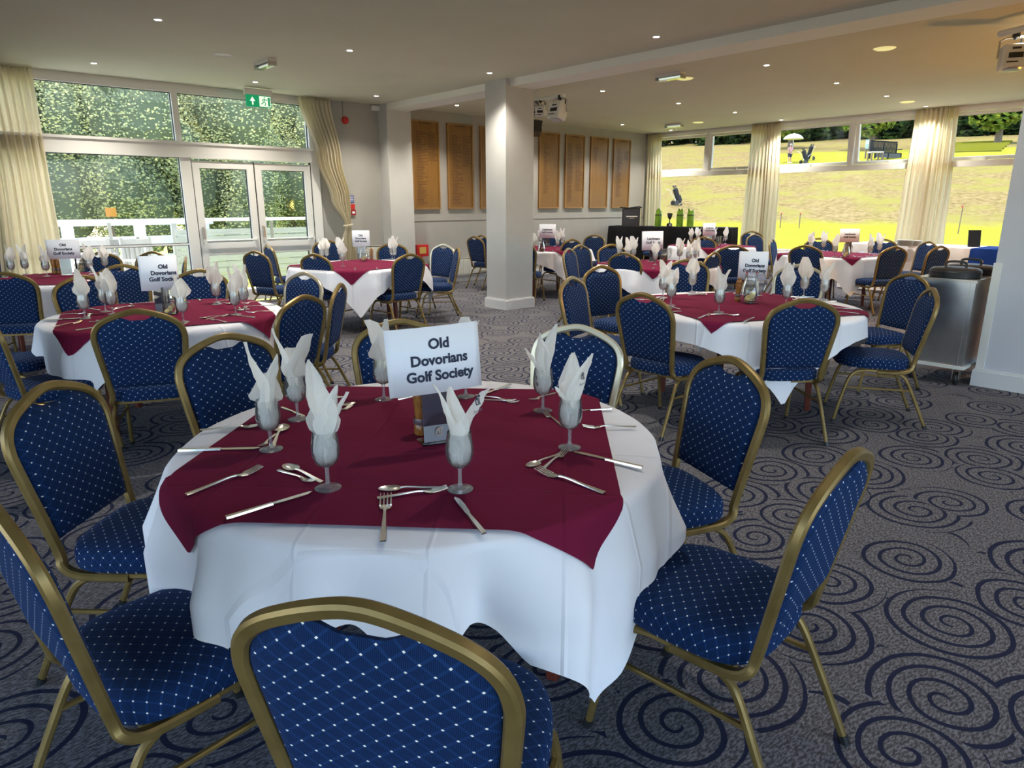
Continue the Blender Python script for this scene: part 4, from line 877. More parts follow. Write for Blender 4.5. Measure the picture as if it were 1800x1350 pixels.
# ------------------------------------------------------------------ cutlery
def cutlery_meshes():
    D = {}; H = lambda s: .004 + .006 * math.sin(s * math.pi) ** 2
    def strip(pts, th=.0022):       # pts: (x, halfwidth, z)
        mb = MB(); V = []
        for x, w_, z in pts: V += [(x, -w_, z), (x, w_, z), (x, w_ * .8, z + th), (x, -w_ * .8, z + th)]
        F = [(i * 4 + a, i * 4 + (a + 1) % 4, i * 4 + 4 + (a + 1) % 4, i * 4 + 4 + a) for i in range(len(pts) - 1) for a in range(4)] + [(0, 3, 2, 1), tuple(len(V) - 4 + a for a in range(4))]
        mb.add(V, F); return mb
    h = [(0, .0062, .002), (.01, .007, .0018), (.05, .0052, .004), (.09, .0036, .007), (.11, .0032, .008), (.125, .0045, .007)]
    D['fork_handle'] = strip(h).mesh('handle', M['cutlery'], 50)
    b = strip([(.125, .0045, .007), (.135, .010, .004), (.145, .0118, .003), (.150, .0118, .0032)])
    for k in range(4): y = -.0105 + k * .007; q = strip([(.150, .0018, .0032), (.17, .0017, .0055), (.192, .0010, .011)]); b.add([(x, yy + y, z) for x, yy, z in q.v], q.f)
    D['fork_head'] = b.mesh('tines', M['cutlery'], 50)
    D['spoon_handle'] = D['fork_handle']
    V = []; n = 20; b = MB()
    for j, (k, dz) in enumerate(((1, .0065), (.8, .004), (.5, .0022), (.2, .0014))):
        for i in range(n): a = 2 * math.pi * i / n; V.append((.155 + .032 * k * math.cos(a), .0205 * k * math.sin(a) * (1 - .12 * math.cos(a)), dz))
    V.append((.155, 0, .0012)); F = [(j * n + i, j * n + (i + 1) % n, (j + 1) * n + (i + 1) % n, (j + 1) * n + i) for j in range(3) for i in range(n)] + [(3 * n + i, 3 * n + (i + 1) % n, 4 * n) for i in range(n)]
    b.add(V, F); D['spoon_head'] = b.mesh('bowl', M['cutlery'], 60)
    D['knife_handle'] = strip([(0, .0065, .001), (.01, .0078, .001), (.06, .0068, .001), (.10, .0052, .001), (.115, .0058, .001)], .005).mesh('handle', M['cutlery'], 50)
    b = MB(); V = [(.115, -.006, .003), (.13, -.0085, .003), (.17, -.0105, .003), (.205, -.0095, .003), (.222, -.001, .003), (.215, .004, .003), (.17, .0055, .003), (.115, .005, .003)]
    V += [(x, y, .0045) for x, y, z in V]; b.add(V, [tuple(range(8))[::-1], tuple(range(8, 16))] + [(i, (i + 1) % 8, 8 + (i + 1) % 8, 8 + i) for i in range(8)]); D['knife_head'] = b.mesh('blade', M['cutlery'], 0)
    return D
KD = cutlery_meshes(); LEN = {'fork': .192, 'spoon': .187, 'knife': .222}
def cutl(kind, a, b, label, lift=0, parts=True):
    d = (b - a); L = d.length; s = max(.72, min(1.25, L / LEN[kind])); rz = math.atan2(d.y, d.x)
    t = thing(f'table_{kind}', label, kind, (a.x, a.y, TT + lift), rz, f'steel table {kind}s'); t.scale = (s, s, s)
    obj('handle', KD[f'{kind}_handle'], t); obj({'fork': 'tines', 'spoon': 'spoon_bowl', 'knife': 'blade'}[kind], KD[f'{kind}_head'], t)
K1 = [('fork', (327, 871), (459, 826), 'alone at front left, tines pointing to the goblets'), ('knife', (397, 912), (549, 866), 'at the front left edge, nearest to the white cloth'), ('spoon', (567, 849), (500, 819), 'left of the front left goblet'), ('fork', (489, 827), (553, 851), 'small one against the spoon by the front left goblet'),
 ('fork', (352, 757), (462, 750), 'reaching over the left cloth edge above a knife'), ('knife', (314, 793), (458, 789), 'lying across the left white cloth edge'), ('spoon', (478, 790), (499, 748), 'behind the stem of the leftmost goblet'), ('fork', (487, 762), (464, 783), 'small one with tines beside the leftmost goblet stem'),
 ('knife', (495, 717), (530, 730), 'short glimpse beside the second goblet stem'), ('fork', (558, 692), (607, 701), 'rear left, just right of the winged napkin'), ('spoon', (565, 727), (624, 709), 'rear left, bowl pointing to the sign'), ('fork', (572, 733), (612, 718), 'small one under the rear left spoon'),
 ('fork', (686, 684), (693, 702), 'beside the half hidden goblet left of the sign'), ('knife', (699, 703), (737, 695), 'left of the pepper mill at the rear'),
 ('knife', (897, 676), (845, 697), 'right of the sign, pointing away to the rear'), ('fork', (836, 695), (905, 708), 'right of the sign, lying over another'), ('fork', (850, 703), (912, 709), 'small one right of the sign, under another'),
 ('fork', (976, 691), (932, 706), 'rear right, before the leaf shaped napkin'), ('knife', (1075, 719), (1015, 723), 'crossing the rear right cloth edge'), ('fork', (992, 752), (957, 728), 'between the two right goblets'), ('fork', (1118, 751), (1024, 753), 'reaching over the right white cloth'),
 ('knife', (1129, 823), (1008, 796), 'crossing from burgundy to white cloth at right'), ('fork', (948, 830), (995, 795), 'small one under the right front goblet'), ('spoon', (988, 797), (926, 823), 'before the right goblet, bowl to the left'), ('fork', (1063, 868), (944, 829), 'front right, tines to the left, alone'),
 ('spoon', (783, 858), (665, 862), 'front centre, lying above two forks'), ('fork', (663, 877), (786, 862), 'front centre, lying flat under the spoon'), ('fork', (673, 954), (679, 876), 'front centre, pointing straight away from the viewer'), ('knife', (851, 940), (799, 876), 'front centre, leaning to the upper left')]
for kind, a, b_, l in K1: cutl(kind, at(*a, TT), at(*b_, TT), f'steel {kind} on the nearest table, {l}')
cnt = {}
for k, ks in (('t2', ('fork', 'knife', 'spoon', 'fork')), ('t3', ('fork', 'knife', 'spoon', 'fork')), ('t5', ('fork', 'knife')), ('t7', ('fork', 'knife')), ('t9', ('fork', 'knife')), ('t4', ('fork', 'knife')), ('t6', ('fork', 'knife'))):
    cx_, cy_, r = T[k][:3]; items = []; r_ = random.Random(ord(k[1]))
    for i in range(8):
        th = 2 * math.pi * (i + .35) / 8 + .1; c, s = math.cos(th), math.sin(th); rad = Vector((c, s, 0)); tan = Vector((-s, c, 0)); ctr = Vector((cx_, cy_, 0))
        for j, kd in enumerate(ks):
            jit = r_.uniform(-.03, .03); skew = r_.uniform(-.05, .05)
            if j == 0: a = ctr + rad * (r - .04) + tan * (-.13 + jit); b_ = ctr + rad * (r - .23) + tan * (-.13 + jit + skew)
            elif j == 1: a = ctr + rad * (r - .03) + tan * (.13 + jit); b_ = ctr + rad * (r - .25) + tan * (.13 + jit + skew)
            elif j == 2: a = ctr + rad * (r - .29) + tan * .09; b_ = ctr + rad * (r - .29 + skew * .6) + tan * -.09
            else: a = ctr + rad * (r - .26) + tan * -.09; b_ = ctr + rad * (r - .26 + skew * .6) + tan * .09
            items.append((kd, a, b_))
    for kd in set(ks):
        L = sorted([q for q in items if q[0] == kd], key=lambda q: (px((q[1] + q[2]) / 2 + Vector((0, 0, TT)))[0]))
        nums = ['leftmost', 'second', 'third', 'fourth', 'fifth', 'sixth', 'seventh', 'eighth', 'ninth', 'tenth', 'eleventh', 'twelfth', 'thirteenth', 'fourteenth', 'fifteenth', 'sixteenth']
        for i, (kd_, a, b_) in enumerate(L): cutl(kd, a, b_, f"steel {kd} lying on {TG[k]}, {nums[i]}{' from the left' if i else ' there'}")

# ------------------------------------------------------------------ table signs, menu stands, mills, jugs
def sheet(w_, h_, curve, name='sheet'):
    mb = MB(); n = 16; V = []
    for i in range(n + 1):
        x = -w_ / 2 + w_ * i / n; y = curve * ((2 * x / w_) ** 2)
        for z in (0, h_): V.append((x, y, z))
    mb.add(V, [(i * 2, i * 2 + 2, i * 2 + 3, i * 2 + 1) for i in range(n)]); return mb.mesh(name, M['paper'], 60)
def sign(base, rz, text, label, zb=.168, w_=.297, h_=.205, curve=.018, sz=.043, tx=0.0, roll=0, stand=True, soff=0):
    t = thing('table_sign', label, 'sign', base, rz, 'paper society signs')
    s = obj('sheet', sheet(w_, h_, curve), t, (0, -.012, zb), rot=(R(-4), R(roll), 0)); so_ = s.modifiers.new('s', 'SOLIDIFY'); so_.thickness = .0008
    tm = text_mesh(text, sz, M['ink'], bold=.0016, space=1.12).copy()
    for v in tm.vertices: x = v.co.x + tx; y = v.co.y; v.co = (x, curve * ((2 * x / w_) ** 2) - .0015, h_ / 2 + y)
    obj('lettering', tm, t, (0, -.012, zb), rot=(R(-4), R(roll), 0))
    if stand:
        st = thing('menu_stand', 'clear acrylic menu stand with a mauve card behind ' + label.split(' ', 1)[1].replace('paper ', 'the paper ', 1) if False else 'acrylic menu stand carrying ' + stand, 'menu stand', base, rz, 'acrylic menu stands')
        obj('front_panel', MB().box(-.052 + soff, .052 + soff, -.004, -.001, .0, .235), st, mats=M['acrylic'], smooth=0, rot=(R(-4), 0, 0)); obj('base_foot', MB().box(-.055 + soff, .055 + soff, -.01, .065, 0, .003), st, mats=M['acrylic'], smooth=0)
        cdm = mat('mauve card', (.17, .12, .19), .4); obj('card', MB().box(-.048 + soff, .048 + soff, -.001, .0, .06, .228), st, mats=cdm, smooth=0, rot=(R(-4), 0, 0)); obj('card_foot', MB().box(-.048 + soff, .048 + soff, -.0012, .0, .008, .06), st, mats=mat('grey card', (.42, .42, .46), .4), smooth=0, rot=(R(-4), 0, 0))
        cm = obj('crest', crest_mesh(1.4), st, (soff, -.006, .043), rot=(R(88), 0, 0)); cm.data.materials.clear(); cm.data.materials.append(M['chrome'])
    return t
OD = 'Old\nDovorians\nGolf Society'; LG = 'Latchmere\nGolf Society'
pb = at(772, 779, TT); sign(pb, R(CR + 24), OD, 'white paper sign reading Old Dovorians Golf Society on the nearest table', roll=-2, sz=.0435, tx=.012, stand='the nearest society sign')
def far_sign(u, v, k, text, label, turn, w_=.25, sz=.038, hgt=.27, h_=.20, tx=0.0, curve=.03):
    c = at(u, v, TT + hgt); base = Vector((c.x, c.y, TT)); return sign(base, R(CR + turn), text, label, zb=hgt - h_ / 2, w_=w_, h_=h_, sz=sz, curve=curve, tx=tx, stand=label.replace('white paper sign reading', 'the sign reading'))
far_sign(279, 480, 't2', OD, 'white paper sign reading Old Dovorians Golf Society on the left middle table', 26, w_=.24, h_=.235, tx=.03)
far_sign(1324, 467, 't3', OD, 'white paper sign reading Old Dovorians Golf Society on the right middle table', -18, w_=.215, h_=.215, tx=.012, sz=.034, curve=.035)
far_sign(111, 438, 't4', OD, 'white paper sign reading Old Dovorians Golf Society by the left glazing', 30, w_=.30, h_=.20)
far_sign(634, 419, 't5', OD, 'white paper sign reading Old Dovorians Golf Society beside the tied curtain', 4, w_=.24, h_=.22, sz=.034)
far_sign(1149, 423, 't7', LG, 'white paper sign reading Latchmere Golf Society on the table behind', 18, w_=.31, h_=.24, sz=.042)
far_sign(962, 406, 't6', LG, 'white paper sign reading Latchmere Golf Society beside the white column', -8, w_=.29, h_=.24, sz=.040, curve=.05)
far_sign(1248, 403, 't8', LG, 'white paper sign reading Latchmere Golf Society before the black table', 22, w_=.29, h_=.23, sz=.040)
far_sign(1494, 414, 't9', LG, 'white paper sign reading Latchmere Golf Society on the far right table', 0, w_=.30, h_=.20, sz=.038, curve=.01)
def mill(p, label, s=1.0):
    t = thing('pepper_mill', label, 'mill', p, 0, 'turned wooden pepper mills'); 
    obj('body', MB().lathe([(.024, 0), (.026, .004), (.026, .030), (.0235, .034), (.022, .06), (.024, .10), (.0265, .118), (.025, .124), (.0262, .128), (.025, .134)], 24), t, mats=M['millwood']).scale = (s,) * 3
    obj('band', MB().lathe([(.0264, .036), (.0268, .038), (.0262, .054), (.0255, .056)], 24, cap=False), t, mats=mat('patterned band', (.15, .12, .14), .3, .4)).scale = (s,) * 3
    obj('head', MB().lathe([(.025, .135), (.0262, .139), (.0245, .150), (.018, .160), (.012, .164), (.013, .170), (.010, .178), (0, .181)], 24), t, mats=M['millwood']).scale = (s,) * 3
mill(at(742, 762, TT), 'turned wooden mill behind the left edge of the nearest sign')
mill(at(97, 481, TT), 'left one of two wooden mills by the left glazing'); mill(at(105, 481, TT), 'right one of two wooden mills by the left glazing'); mill(at(1297, 529, TT), 'wooden mill beside the jug on the right middle table'); mill(at(653, 456, TT), 'wooden mill beside the jug near the tied curtain', .9)
def jug(p, label, fill=.10, kind=0, col='water', k=1.0):
    t = thing('glass_jug', label, 'jug', p, R(CR), 'glass water jugs'); t.scale = (k, k, k)
    pr = [(.0, .004), (.045, .004), (.052, .02), (.055, .05), (.050, .09), (.040, .125), (.034, .15), (.037, .175), (.042, .19)] if kind == 0 else [(0, .004), (.047, .004), (.050, .03), (.048, .10), (.045, .15), (.045, .18)]
    obj('vessel', MB().lathe(pr, 28, cap=False), t, mats=M['goblet']); ins = [(r * .94, z + .003) for r, z in pr if z < fill] ; ins.append((ins[-1][0], fill)); ins.append((0, fill))
    obj('water', MB().lathe(ins, 24, cap=False), t, mats=M[col]); obj('handle', MB().tube(catmull([(.042, 0, .17), (.075, 0, .165), (.088, 0, .12), (.075, 0, .07), (.052, 0, .055)], 5), circ(.006)), t, mats=M['goblet'])
    for i in range(4): obj('ice_slice', MB().lathe([(0, 0), (.017, 0), (.017, .005), (0, .005)], 12), t, ((i - 1.5) * .014, (i % 2) * .02 - .01, .02 + i * .012), rot=(R(40 + i * 30), R(i * 25), 0), mats=M['lemon'])
M['lemon'] = mat('lemon slice', (.75, .62, .25), .5); M['cola'] = thin_glass('amber drink', (.55, .30, .12), 1.5)
jug(at(1317, 533, TT), 'curvy glass jug with lemon slices on the right middle table', k=1.28); jug(at(301, 552, TT), 'straight glass jug on the left middle table', kind=1, fill=.13); jug(at(143, 477, TT), 'glass jug between napkins by the left glazing', kind=1); jug(at(640, 459, TT), 'glass jug on the table beside the tied curtain', kind=0)
jug(at(1166, 462, TT), 'glass jug on the table behind the right middle one', kind=1, col='cola'); jug(at(952, 443, TT), 'jug of amber drink beside the white column', kind=0, col='cola', fill=.14); jug(at(1262, 433, TT), 'glass jug on the table before the black table', kind=1); jug(at(1486, 452, TT), 'glass jug below the far right sign', kind=0)

# ------------------------------------------------------------------ black cloth table and what stands on it
def draped(name, c0, dirx, wx, wy, h, m, label, over=0, seed=1):
    """rectangular table cloth to the floor: c0 front left corner, dirx unit vector along the front, depth goes to its left-hand normal"""
    X = Vector((*dirx, 0)).normalized(); Y = Vector((-X.y, X.x, 0)); r_ = random.Random(seed); V = []; mb = MB(); per = []
    n = 40
    for a, b_, k in (((0, 0), (wx, 0), n), ((wx, 0), (wx, wy), n // 2), ((wx, wy), (0, wy), n), ((0, wy), (0, 0), n // 2)):
        for i in range(k): per.append((a[0] + (b_[0] - a[0]) * i / k, a[1] + (b_[1] - a[1]) * i / k))
    N = len(per); cxm, cym = wx / 2, wy / 2
    for j, (z, k) in enumerate(((h, 0), (h - .01, .006), (h * .8, .016), (h * .4, .03), (.02 + over, .045))):
        for i, (a, b_) in enumerate(per):
            da, db = (a - cxm) / cxm, (b_ - cym) / cym; f_ = k * (1 + .9 * math.sin(i * .9 + seed) * math.sin(i * .37))
            V.append(Vector((*c0, 0)) + X * (a + da * f_) + Y * (b_ + db * f_) + Vector((0, 0, z)))
    F = [tuple(range(N))] + [(j * N + i, j * N + (i + 1) % N, (j + 1) * N + (i + 1) % N, (j + 1) * N + i) for j in range(4) for i in range(N)]
    mb.add(V, F); o = obj(name, mb, mats=m, smooth=50); return tag(o, label, 'tablecloth')
BZ = 1.0
bt0 = Vector((12.23, 10.45)); bt1 = Vector((13.05, 7.75)); dx = (bt1 - bt0).normalized()
draped('display_table_cloth', bt0, dx, 2.75, .55, BZ, M['blackcloth'], 'long black tablecloth reaching the floor before the golf windows', seed=4)
t = thing('display_table', 'long display table under the black cloth', 'table', (*(bt0 + dx * 1.4 + Vector((-dx.y, dx.x)) * .27), 0), math.atan2(dx.y, dx.x))
obj('tabletop', MB().box(-1.3, 1.3, -.23, .23, BZ - .04, BZ - .01), t, mats=M['darkred'], smooth=0)
for a in (-1.2, 1.2): 
    for b_ in (-.18, .18): obj('leg', MB().box(a - .02, a + .02, b_ - .02, b_ + .02, 0, BZ - .04), t, mats=M['black'], smooth=0)
def onblack(u, depth=.2):
    best = None
    for i in range(200):
        q = bt0 + dx * (i / 200 * 2.75) + Vector((-dx.y, dx.x)) * depth; e = abs(px((q.x, q.y, BZ))[0] - u)
        if best is None or e < best[0]: best = (e, q)
    return Vector((best[1].x, best[1].y, BZ))
t = thing('gift_bag', 'dark slate box bag with cream side standing on the black table', 'bag', onblack(1109, .22), R(CR) + .15)
obj('front', MB().box(-.20, .17, -.08, .08, 0, .40), t, mats=mat('slate card', (.035, .04, .055), .5), smooth=0); obj('side_panel', MB().box(.17, .185, -.08, .08, 0, .385), t, mats=mat('cream card', (.75, .72, .42), .6), smooth=0)
obj('lid', MB().add([(-.26, -.09, .415), (-.05, -.09, .40), (.17, -.09, .43), (.21, -.09, .41), (-.26, .09, .42), (-.05, .09, .405), (.17, .09, .435), (.21, .09, .415)] + [(-.26, -.09, .40), (-.05, -.09, .39), (.17, -.09, .41), (.21, -.09, .40), (-.26, .09, .40), (-.05, .09, .39), (.17, .09, .41), (.21, .09, .40)], [(0, 1, 5, 4), (1, 2, 6, 5), (2, 3, 7, 6), (8, 12, 13, 9), (9, 13, 14, 10), (10, 14, 15, 11), (0, 8, 9, 1), (1, 9, 10, 2), (2, 10, 11, 3), (4, 5, 13, 12), (5, 6, 14, 13), (6, 7, 15, 14), (0, 4, 12, 8), (3, 11, 15, 7)]), t, mats=M['benchwood'], smooth=0)
obj('print_line', MB().box(-.15, .11, -.082, -.0805, .20, .222), t, mats=M['white'], smooth=0); obj('print_line', MB().box(-.08, .04, -.082, -.0805, .165, .175), t, mats=M['greywood'], smooth=0)
grn = mottled('bright green wrap', (.13, .28, .01), (.20, .38, .02), 12, .5)
for i, (u, l) in enumerate(((1156, 'leftmost green wrapped bottle on the black table'), (1194.5, 'middle green wrapped bottle, right of the trophy'), (1213, 'rightmost green wrapped bottle on the black table'))):
    p = onblack(u, .25); t = thing('wrapped_bottle', l, 'bottle', p, i, 'green wrapped bottles')
    V = []; mb = MB(); n = 20
    for j in range(9):
        z = .34 * j / 8; r0 = .072 if z < .25 else .072 - (z - .25) * .2
        for q in range(n): a = 2 * math.pi * q / n; e = .006 * math.sin(5 * a + i) * j / 8; V.append(((r0 + e) * math.cos(a), (r0 + e) * math.sin(a), z + (.05 * max(0, math.sin(a * 2 + i)) if j == 8 else 0)))
    mb.add(V, [(j * n + q, j * n + (q + 1) % n, (j + 1) * n + (q + 1) % n, (j + 1) * n + q) for j in range(8) for q in range(n)] + [tuple(range(n))]); obj('wrap', mb, t, mats=grn, smooth=60)
    obj('ribbon', MB().lathe([(.074, .238), (.077, .245), (.074, .258)], 16, cap=False), t, mats=M['black']); obj('bottle_neck', MB().lathe([(.014, .2), (.014, .33), (0, .33)], 10), t, mats=M['black'])
t = thing('trophy_cup', 'small dark silver trophy cup between the green bottles', 'trophy', onblack(1176, .22)); s_ = 1.0
obj('plinth', MB().lathe([(.060, 0), (.062, .03), (.055, .07), (.02, .075)], 24), t, mats=M['black']); obj('cup', MB().lathe([(.02, .075), (.012, .10), (.010, .15), (.025, .165), (.045, .20), (.055, .25), (.058, .29), (.050, .29), (.03, .20), (0, .18)], 24), t, mats=mat('tarnished silver', (.12, .12, .12), .3, .9)); obj('plate', MB().box(-.02, .02, -.062, -.058, .015, .055), t, mats=M['white'], smooth=0, rot=(0, 0, R(CR)))

# buffet tables
draped('buffet_cloth', (12.75, 5.35), (0, -1), 1.95, .95, .80, M['tcloth'], 'white tablecloth on the buffet table under the plates', seed=6)
t = thing('buffet_table', 'long buffet table under the white cloth', 'table', (13.2, 4.4, 0)); obj('tabletop', MB().box(-.4, .4, -.9, .9, .76, .79), t, mats=M['darkred'], smooth=0)
for a in (-.33, .33):
    for b_ in (-.8, .8): obj('leg', MB().box(a - .02, a + .02, b_ - .02, b_ + .02, 0, .76), t, mats=M['black'], smooth=0)
draped('side_cloth', (12.75, 3.38), (0, -1), 2.2, .95, .80, M['bluecloth'], 'bright blue cloth on the table beyond the steel trolley', seed=7)
t = thing('side_table', 'side table under the blue cloth', 'table', (13.2, 2.3, 0)); obj('tabletop', MB().box(-.4, .4, -1.0, 1.0, .76, .79), t, mats=M['darkred'], smooth=0)
for a in (-.33, .33):
    for b_ in (-.9, .9): obj('leg', MB().box(a - .02, a + .02, b_ - .02, b_ + .02, 0, .76), t, mats=M['black'], smooth=0)
plate_me = MB().lathe([(0, .004), (.06, .004), (.075, .006), (.125, .016), (.127, .018), (.12, .018), (.075, .010), (0, .009)], 24).mesh('plate', M['white'], 50)
for si, (u, v, nn) in enumerate(((1590, 433, 11), (1606, 432, 9))):
    p = at(u, v, .80); p.x = min(p.x, 13.55)
    for i in range(nn): o = obj('dinner_plate', plate_me, None, (p.x, p.y, .802 + i * .0085)); tag(o, f"white plate in the {'left' if si == 0 else 'right'} stack before the curtain, " + (f"{('bottom', 'second', 'third', 'fourth', 'fifth', 'sixth', 'seventh', 'eighth', 'ninth', 'tenth', 'eleventh')[i]} from below" if i else 'at its very bottom'), 'plate', 'stacked white plates')
p = on_x(1713, 435, 13.3); t = thing('menu_board', 'small black menu board standing on the blue cloth', 'sign', (13.25, p.y, .80), R(CR)); obj('board', MB().box(-.10, .10, -.008, .008, 0, .27), t, mats=M['black'], smooth=0, rot=(R(-8), 0, 0)); obj('prop', MB().box(-.02, .02, .02, .09, 0, .006), t, mats=M['black'], smooth=0)

# steel plate-warming trolley
t = thing('steel_trolley', 'stainless steel plate trolley on castors beside the grey pillar', 'trolley', (6.86, 1.855, 0)); hx, hy = .40, .215
stl = mottled('brushed stainless', (.55, .56, .58), (.66, .67, .70), 6, .32, metal=1)
obj('cabinet', MB().box(-hx, hx, -hy, hy, .17, .86), t, mats=stl, smooth=0)
obj('top_rim', MB().box(-hx - .012, hx + .012, -hy - .012, hy + .012, .86, .885), t, mats=M['chrome'], smooth=0)
obj('bottom_bumper', MB().box(-hx - .02, hx + .02, -hy - .02, hy + .02, .145, .17), t, mats=M['white'], smooth=0)
obj('edge_strip', MB().box(-hx - .004, -hx, -hy + .035, -hy + .040, .17, .86), t, mats=M['chrome'], smooth=0); obj('edge_strip', MB().box(-hx - .004, -hx + .0, hy - .040, hy - .035, .17, .86), t, mats=M['chrome'], smooth=0)
for a in (-1, 1):
    for b_ in (-1, 1):
        c = obj('castor', MB().lathe([(0, -.015), (.05, -.015), (.055, -.008), (.055, .008), (.05, .015), (0, .015)], 20), t, (a * (hx - .05), b_ * (hy - .04), .056), rot=(R(90), 0, 0), mats=M['black'])
        obj('castor_fork', MB().box(-.03, .03, -.028, -.02, .05, .145).box(-.03, .03, .02, .028, .05, .145).box(-.035, .035, -.028, .028, .135, .146), t, (a * (hx - .05), b_ * (hy - .04), 0), mats=M['chrome'], smooth=0)
for i, (dx_, l) in enumerate(((-.20, 'black round lid on the near well of the steel trolley'), (.20, 'black round lid on the far well of the steel trolley'))):
    c = thing('plate_well_lid', l, 'lid', (6.86 + dx_, 1.855, .885), 0, 'black lids on the trolley')
    obj('lid', MB().lathe([(.175, 0), (.19, .004), (.192, .05), (.188, .055), (.188, .062), (.17, .075), (.10, .084), (0, .087)], 40), c, mats=M['black'])
    obj('handle', MB().tube(catmull([(.0, -.075, .082), (.0, -.074, .112), (0, -.04, .126), (0, .04, .126), (0, .074, .112), (.0, .075, .082)], 4), rrect(.020, .012, .5), ref=(1, 0, 0)), c, mats=M['black'])

# warm heat lamp of the serving counter behind the grey pillar (throws the orange glow)
t = thing('heat_lamp', 'orange heat lamp hanging over the serving counter behind the grey pillar', 'lamp', (9.6, .5, 0))
obj('shade', MB().lathe([(.02, 1.72), (.05, 1.70), (.13, 1.58), (.135, 1.56)], 24, cap=False), t, mats=M['chrome']); obj('cord', MB().tube([(0, 0, 1.72), (0, 0, CZ)], circ(.006)), t, mats=M['black'])
obj('bulb', MB().lathe([(0, 1.55), (.035, 1.58), (.04, 1.61), (.02, 1.66)], 16), t, mats=emit('orange bulb', (1, .35, .08), 30))
ld = bpy.data.lights.new('heat lamp glow', 'POINT'); ld.energy = 75; ld.color = (1, .45, .06); ld.shadow_soft_size = .15; lo = bpy.data.objects.new('lamp_source', ld); COL.objects.link(lo); lo.parent = t; lo.location = (0, 0, 1.45)

# ------------------------------------------------------------------ outside, east: the golf course
s20 = (math.cos(R(23.6)), math.sin(R(23.6)))
prof = [(0, -.15), (15, -.12), (38, .15), (45, .30), (49, 1.1), (55, 2.2), (75, 5.35), (88, 7.0), (110, 9.8), (140, 13), (200, 17)]
def hz(x, y):
    s = x * s20[0] + y * s20[1]
    for (a, za), (b_, zb) in zip(prof, prof[1:]):
        if a <= s <= b_: return za + (zb - za) * (s - a) / (b_ - a)
    return -.15
mb = MB(); V = []; nx, ny = 120, 90; zone = []; lim_ = ray(1335, 300); lim_ = lim_.y / lim_.x
for i in range(nx + 1):
    for j in range(ny + 1):
        x = EA + .25 + (170) * (i / nx) ** 1.6; y = -60 + 170 * j / ny; s = x * s20[0] + y * s20[1]
        V.append((x, y, hz(x, y) + .12 * noise.noise(Vector((x * .15, y * .15, 0))) * min(1, max(0, (s - 40) / 10)))); zone.append(1.0 if 45.5 < s < 72 or s > 90 or (s > 72 and y / x > lim_) else 0.0)
w_ = ny + 1; mb.add(V, [(i * w_ + j, (i + 1) * w_ + j, (i + 1) * w_ + j + 1, i * w_ + j + 1) for i in range(nx) for j in range(ny)])
g = struct('golf_course_ground', mb, M['turf'], smooth=60); at_ = g.data.attributes.new('rough_zone', 'FLOAT', 'POINT'); at_.data.foreach_set('value', zone)
def ground_at(u, s):
    d = ray(u, 300); d2 = Vector((d.x, d.y)); t_ = s / (d2.x * s20[0] + d2.y * s20[1]); q = d2 * t_; return Vector((q.x, q.y, hz(q.x, q.y)))
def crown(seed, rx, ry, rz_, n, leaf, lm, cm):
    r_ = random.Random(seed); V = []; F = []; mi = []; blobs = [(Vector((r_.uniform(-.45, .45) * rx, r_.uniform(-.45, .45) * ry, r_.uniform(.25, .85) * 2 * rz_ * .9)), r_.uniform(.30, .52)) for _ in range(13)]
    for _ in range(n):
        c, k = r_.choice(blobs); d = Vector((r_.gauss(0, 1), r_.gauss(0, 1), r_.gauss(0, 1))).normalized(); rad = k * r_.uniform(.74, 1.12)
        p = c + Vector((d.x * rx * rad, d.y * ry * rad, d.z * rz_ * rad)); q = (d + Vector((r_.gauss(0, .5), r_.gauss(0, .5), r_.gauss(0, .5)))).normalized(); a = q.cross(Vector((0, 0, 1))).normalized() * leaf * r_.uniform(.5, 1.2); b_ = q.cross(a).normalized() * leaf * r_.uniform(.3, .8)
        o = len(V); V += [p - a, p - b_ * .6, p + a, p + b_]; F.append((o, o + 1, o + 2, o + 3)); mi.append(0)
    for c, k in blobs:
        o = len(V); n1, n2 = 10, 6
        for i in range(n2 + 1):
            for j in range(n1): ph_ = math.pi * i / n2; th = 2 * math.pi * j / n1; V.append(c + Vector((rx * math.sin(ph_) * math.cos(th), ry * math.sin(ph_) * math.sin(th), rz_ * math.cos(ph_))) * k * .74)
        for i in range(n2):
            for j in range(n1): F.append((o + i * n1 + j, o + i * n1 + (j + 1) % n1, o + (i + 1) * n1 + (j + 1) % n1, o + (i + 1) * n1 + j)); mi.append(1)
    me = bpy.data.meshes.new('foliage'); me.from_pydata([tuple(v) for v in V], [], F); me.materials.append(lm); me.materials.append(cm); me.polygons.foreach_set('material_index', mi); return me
DC = [crown(50 + i, 5.5, 5.0, 6.0, 5200, .55, M['darkleaf'], M['darkcore']) for i in range(3)]
trunk = MB().tube([(0, 0, -1), (.1, 0, 3), (0, .1, 6)], circ(.35, 8), scale=[1.2, .8, .5]).mesh('trunk', M['bark'])
for i in range(19):
    u = 1120 + i * 46; p = ground_at(u, 118 + (i % 3) * 6); t = thing('woodland_tree', f"dark woodland tree on the hill crest, {('first','second','third','fourth','fifth','sixth','seventh','eighth','ninth','tenth','eleventh','twelfth','thirteenth','fourteenth','fifteenth','sixteenth','seventeenth','eighteenth','nineteenth')[i]} from the left", 'tree', (p.x, p.y, p.z - 1.5), i * 1.3, 'woodland trees above the golf course')
    t.scale = (1, 1, .9 + .25 * ((i * 7) % 4) / 3); obj('trunk', trunk, t); o = obj('foliage', DC[i % 3], t); o['kind'] = 'stuff'
LC = crown(77, 3.2, 3.2, 3.0, 3500, .35, leaf_mat('sunlit leaves', [(.08, .14, .02), (.20, .28, .04), (.40, .42, .08)], .5), M['darkcore'])
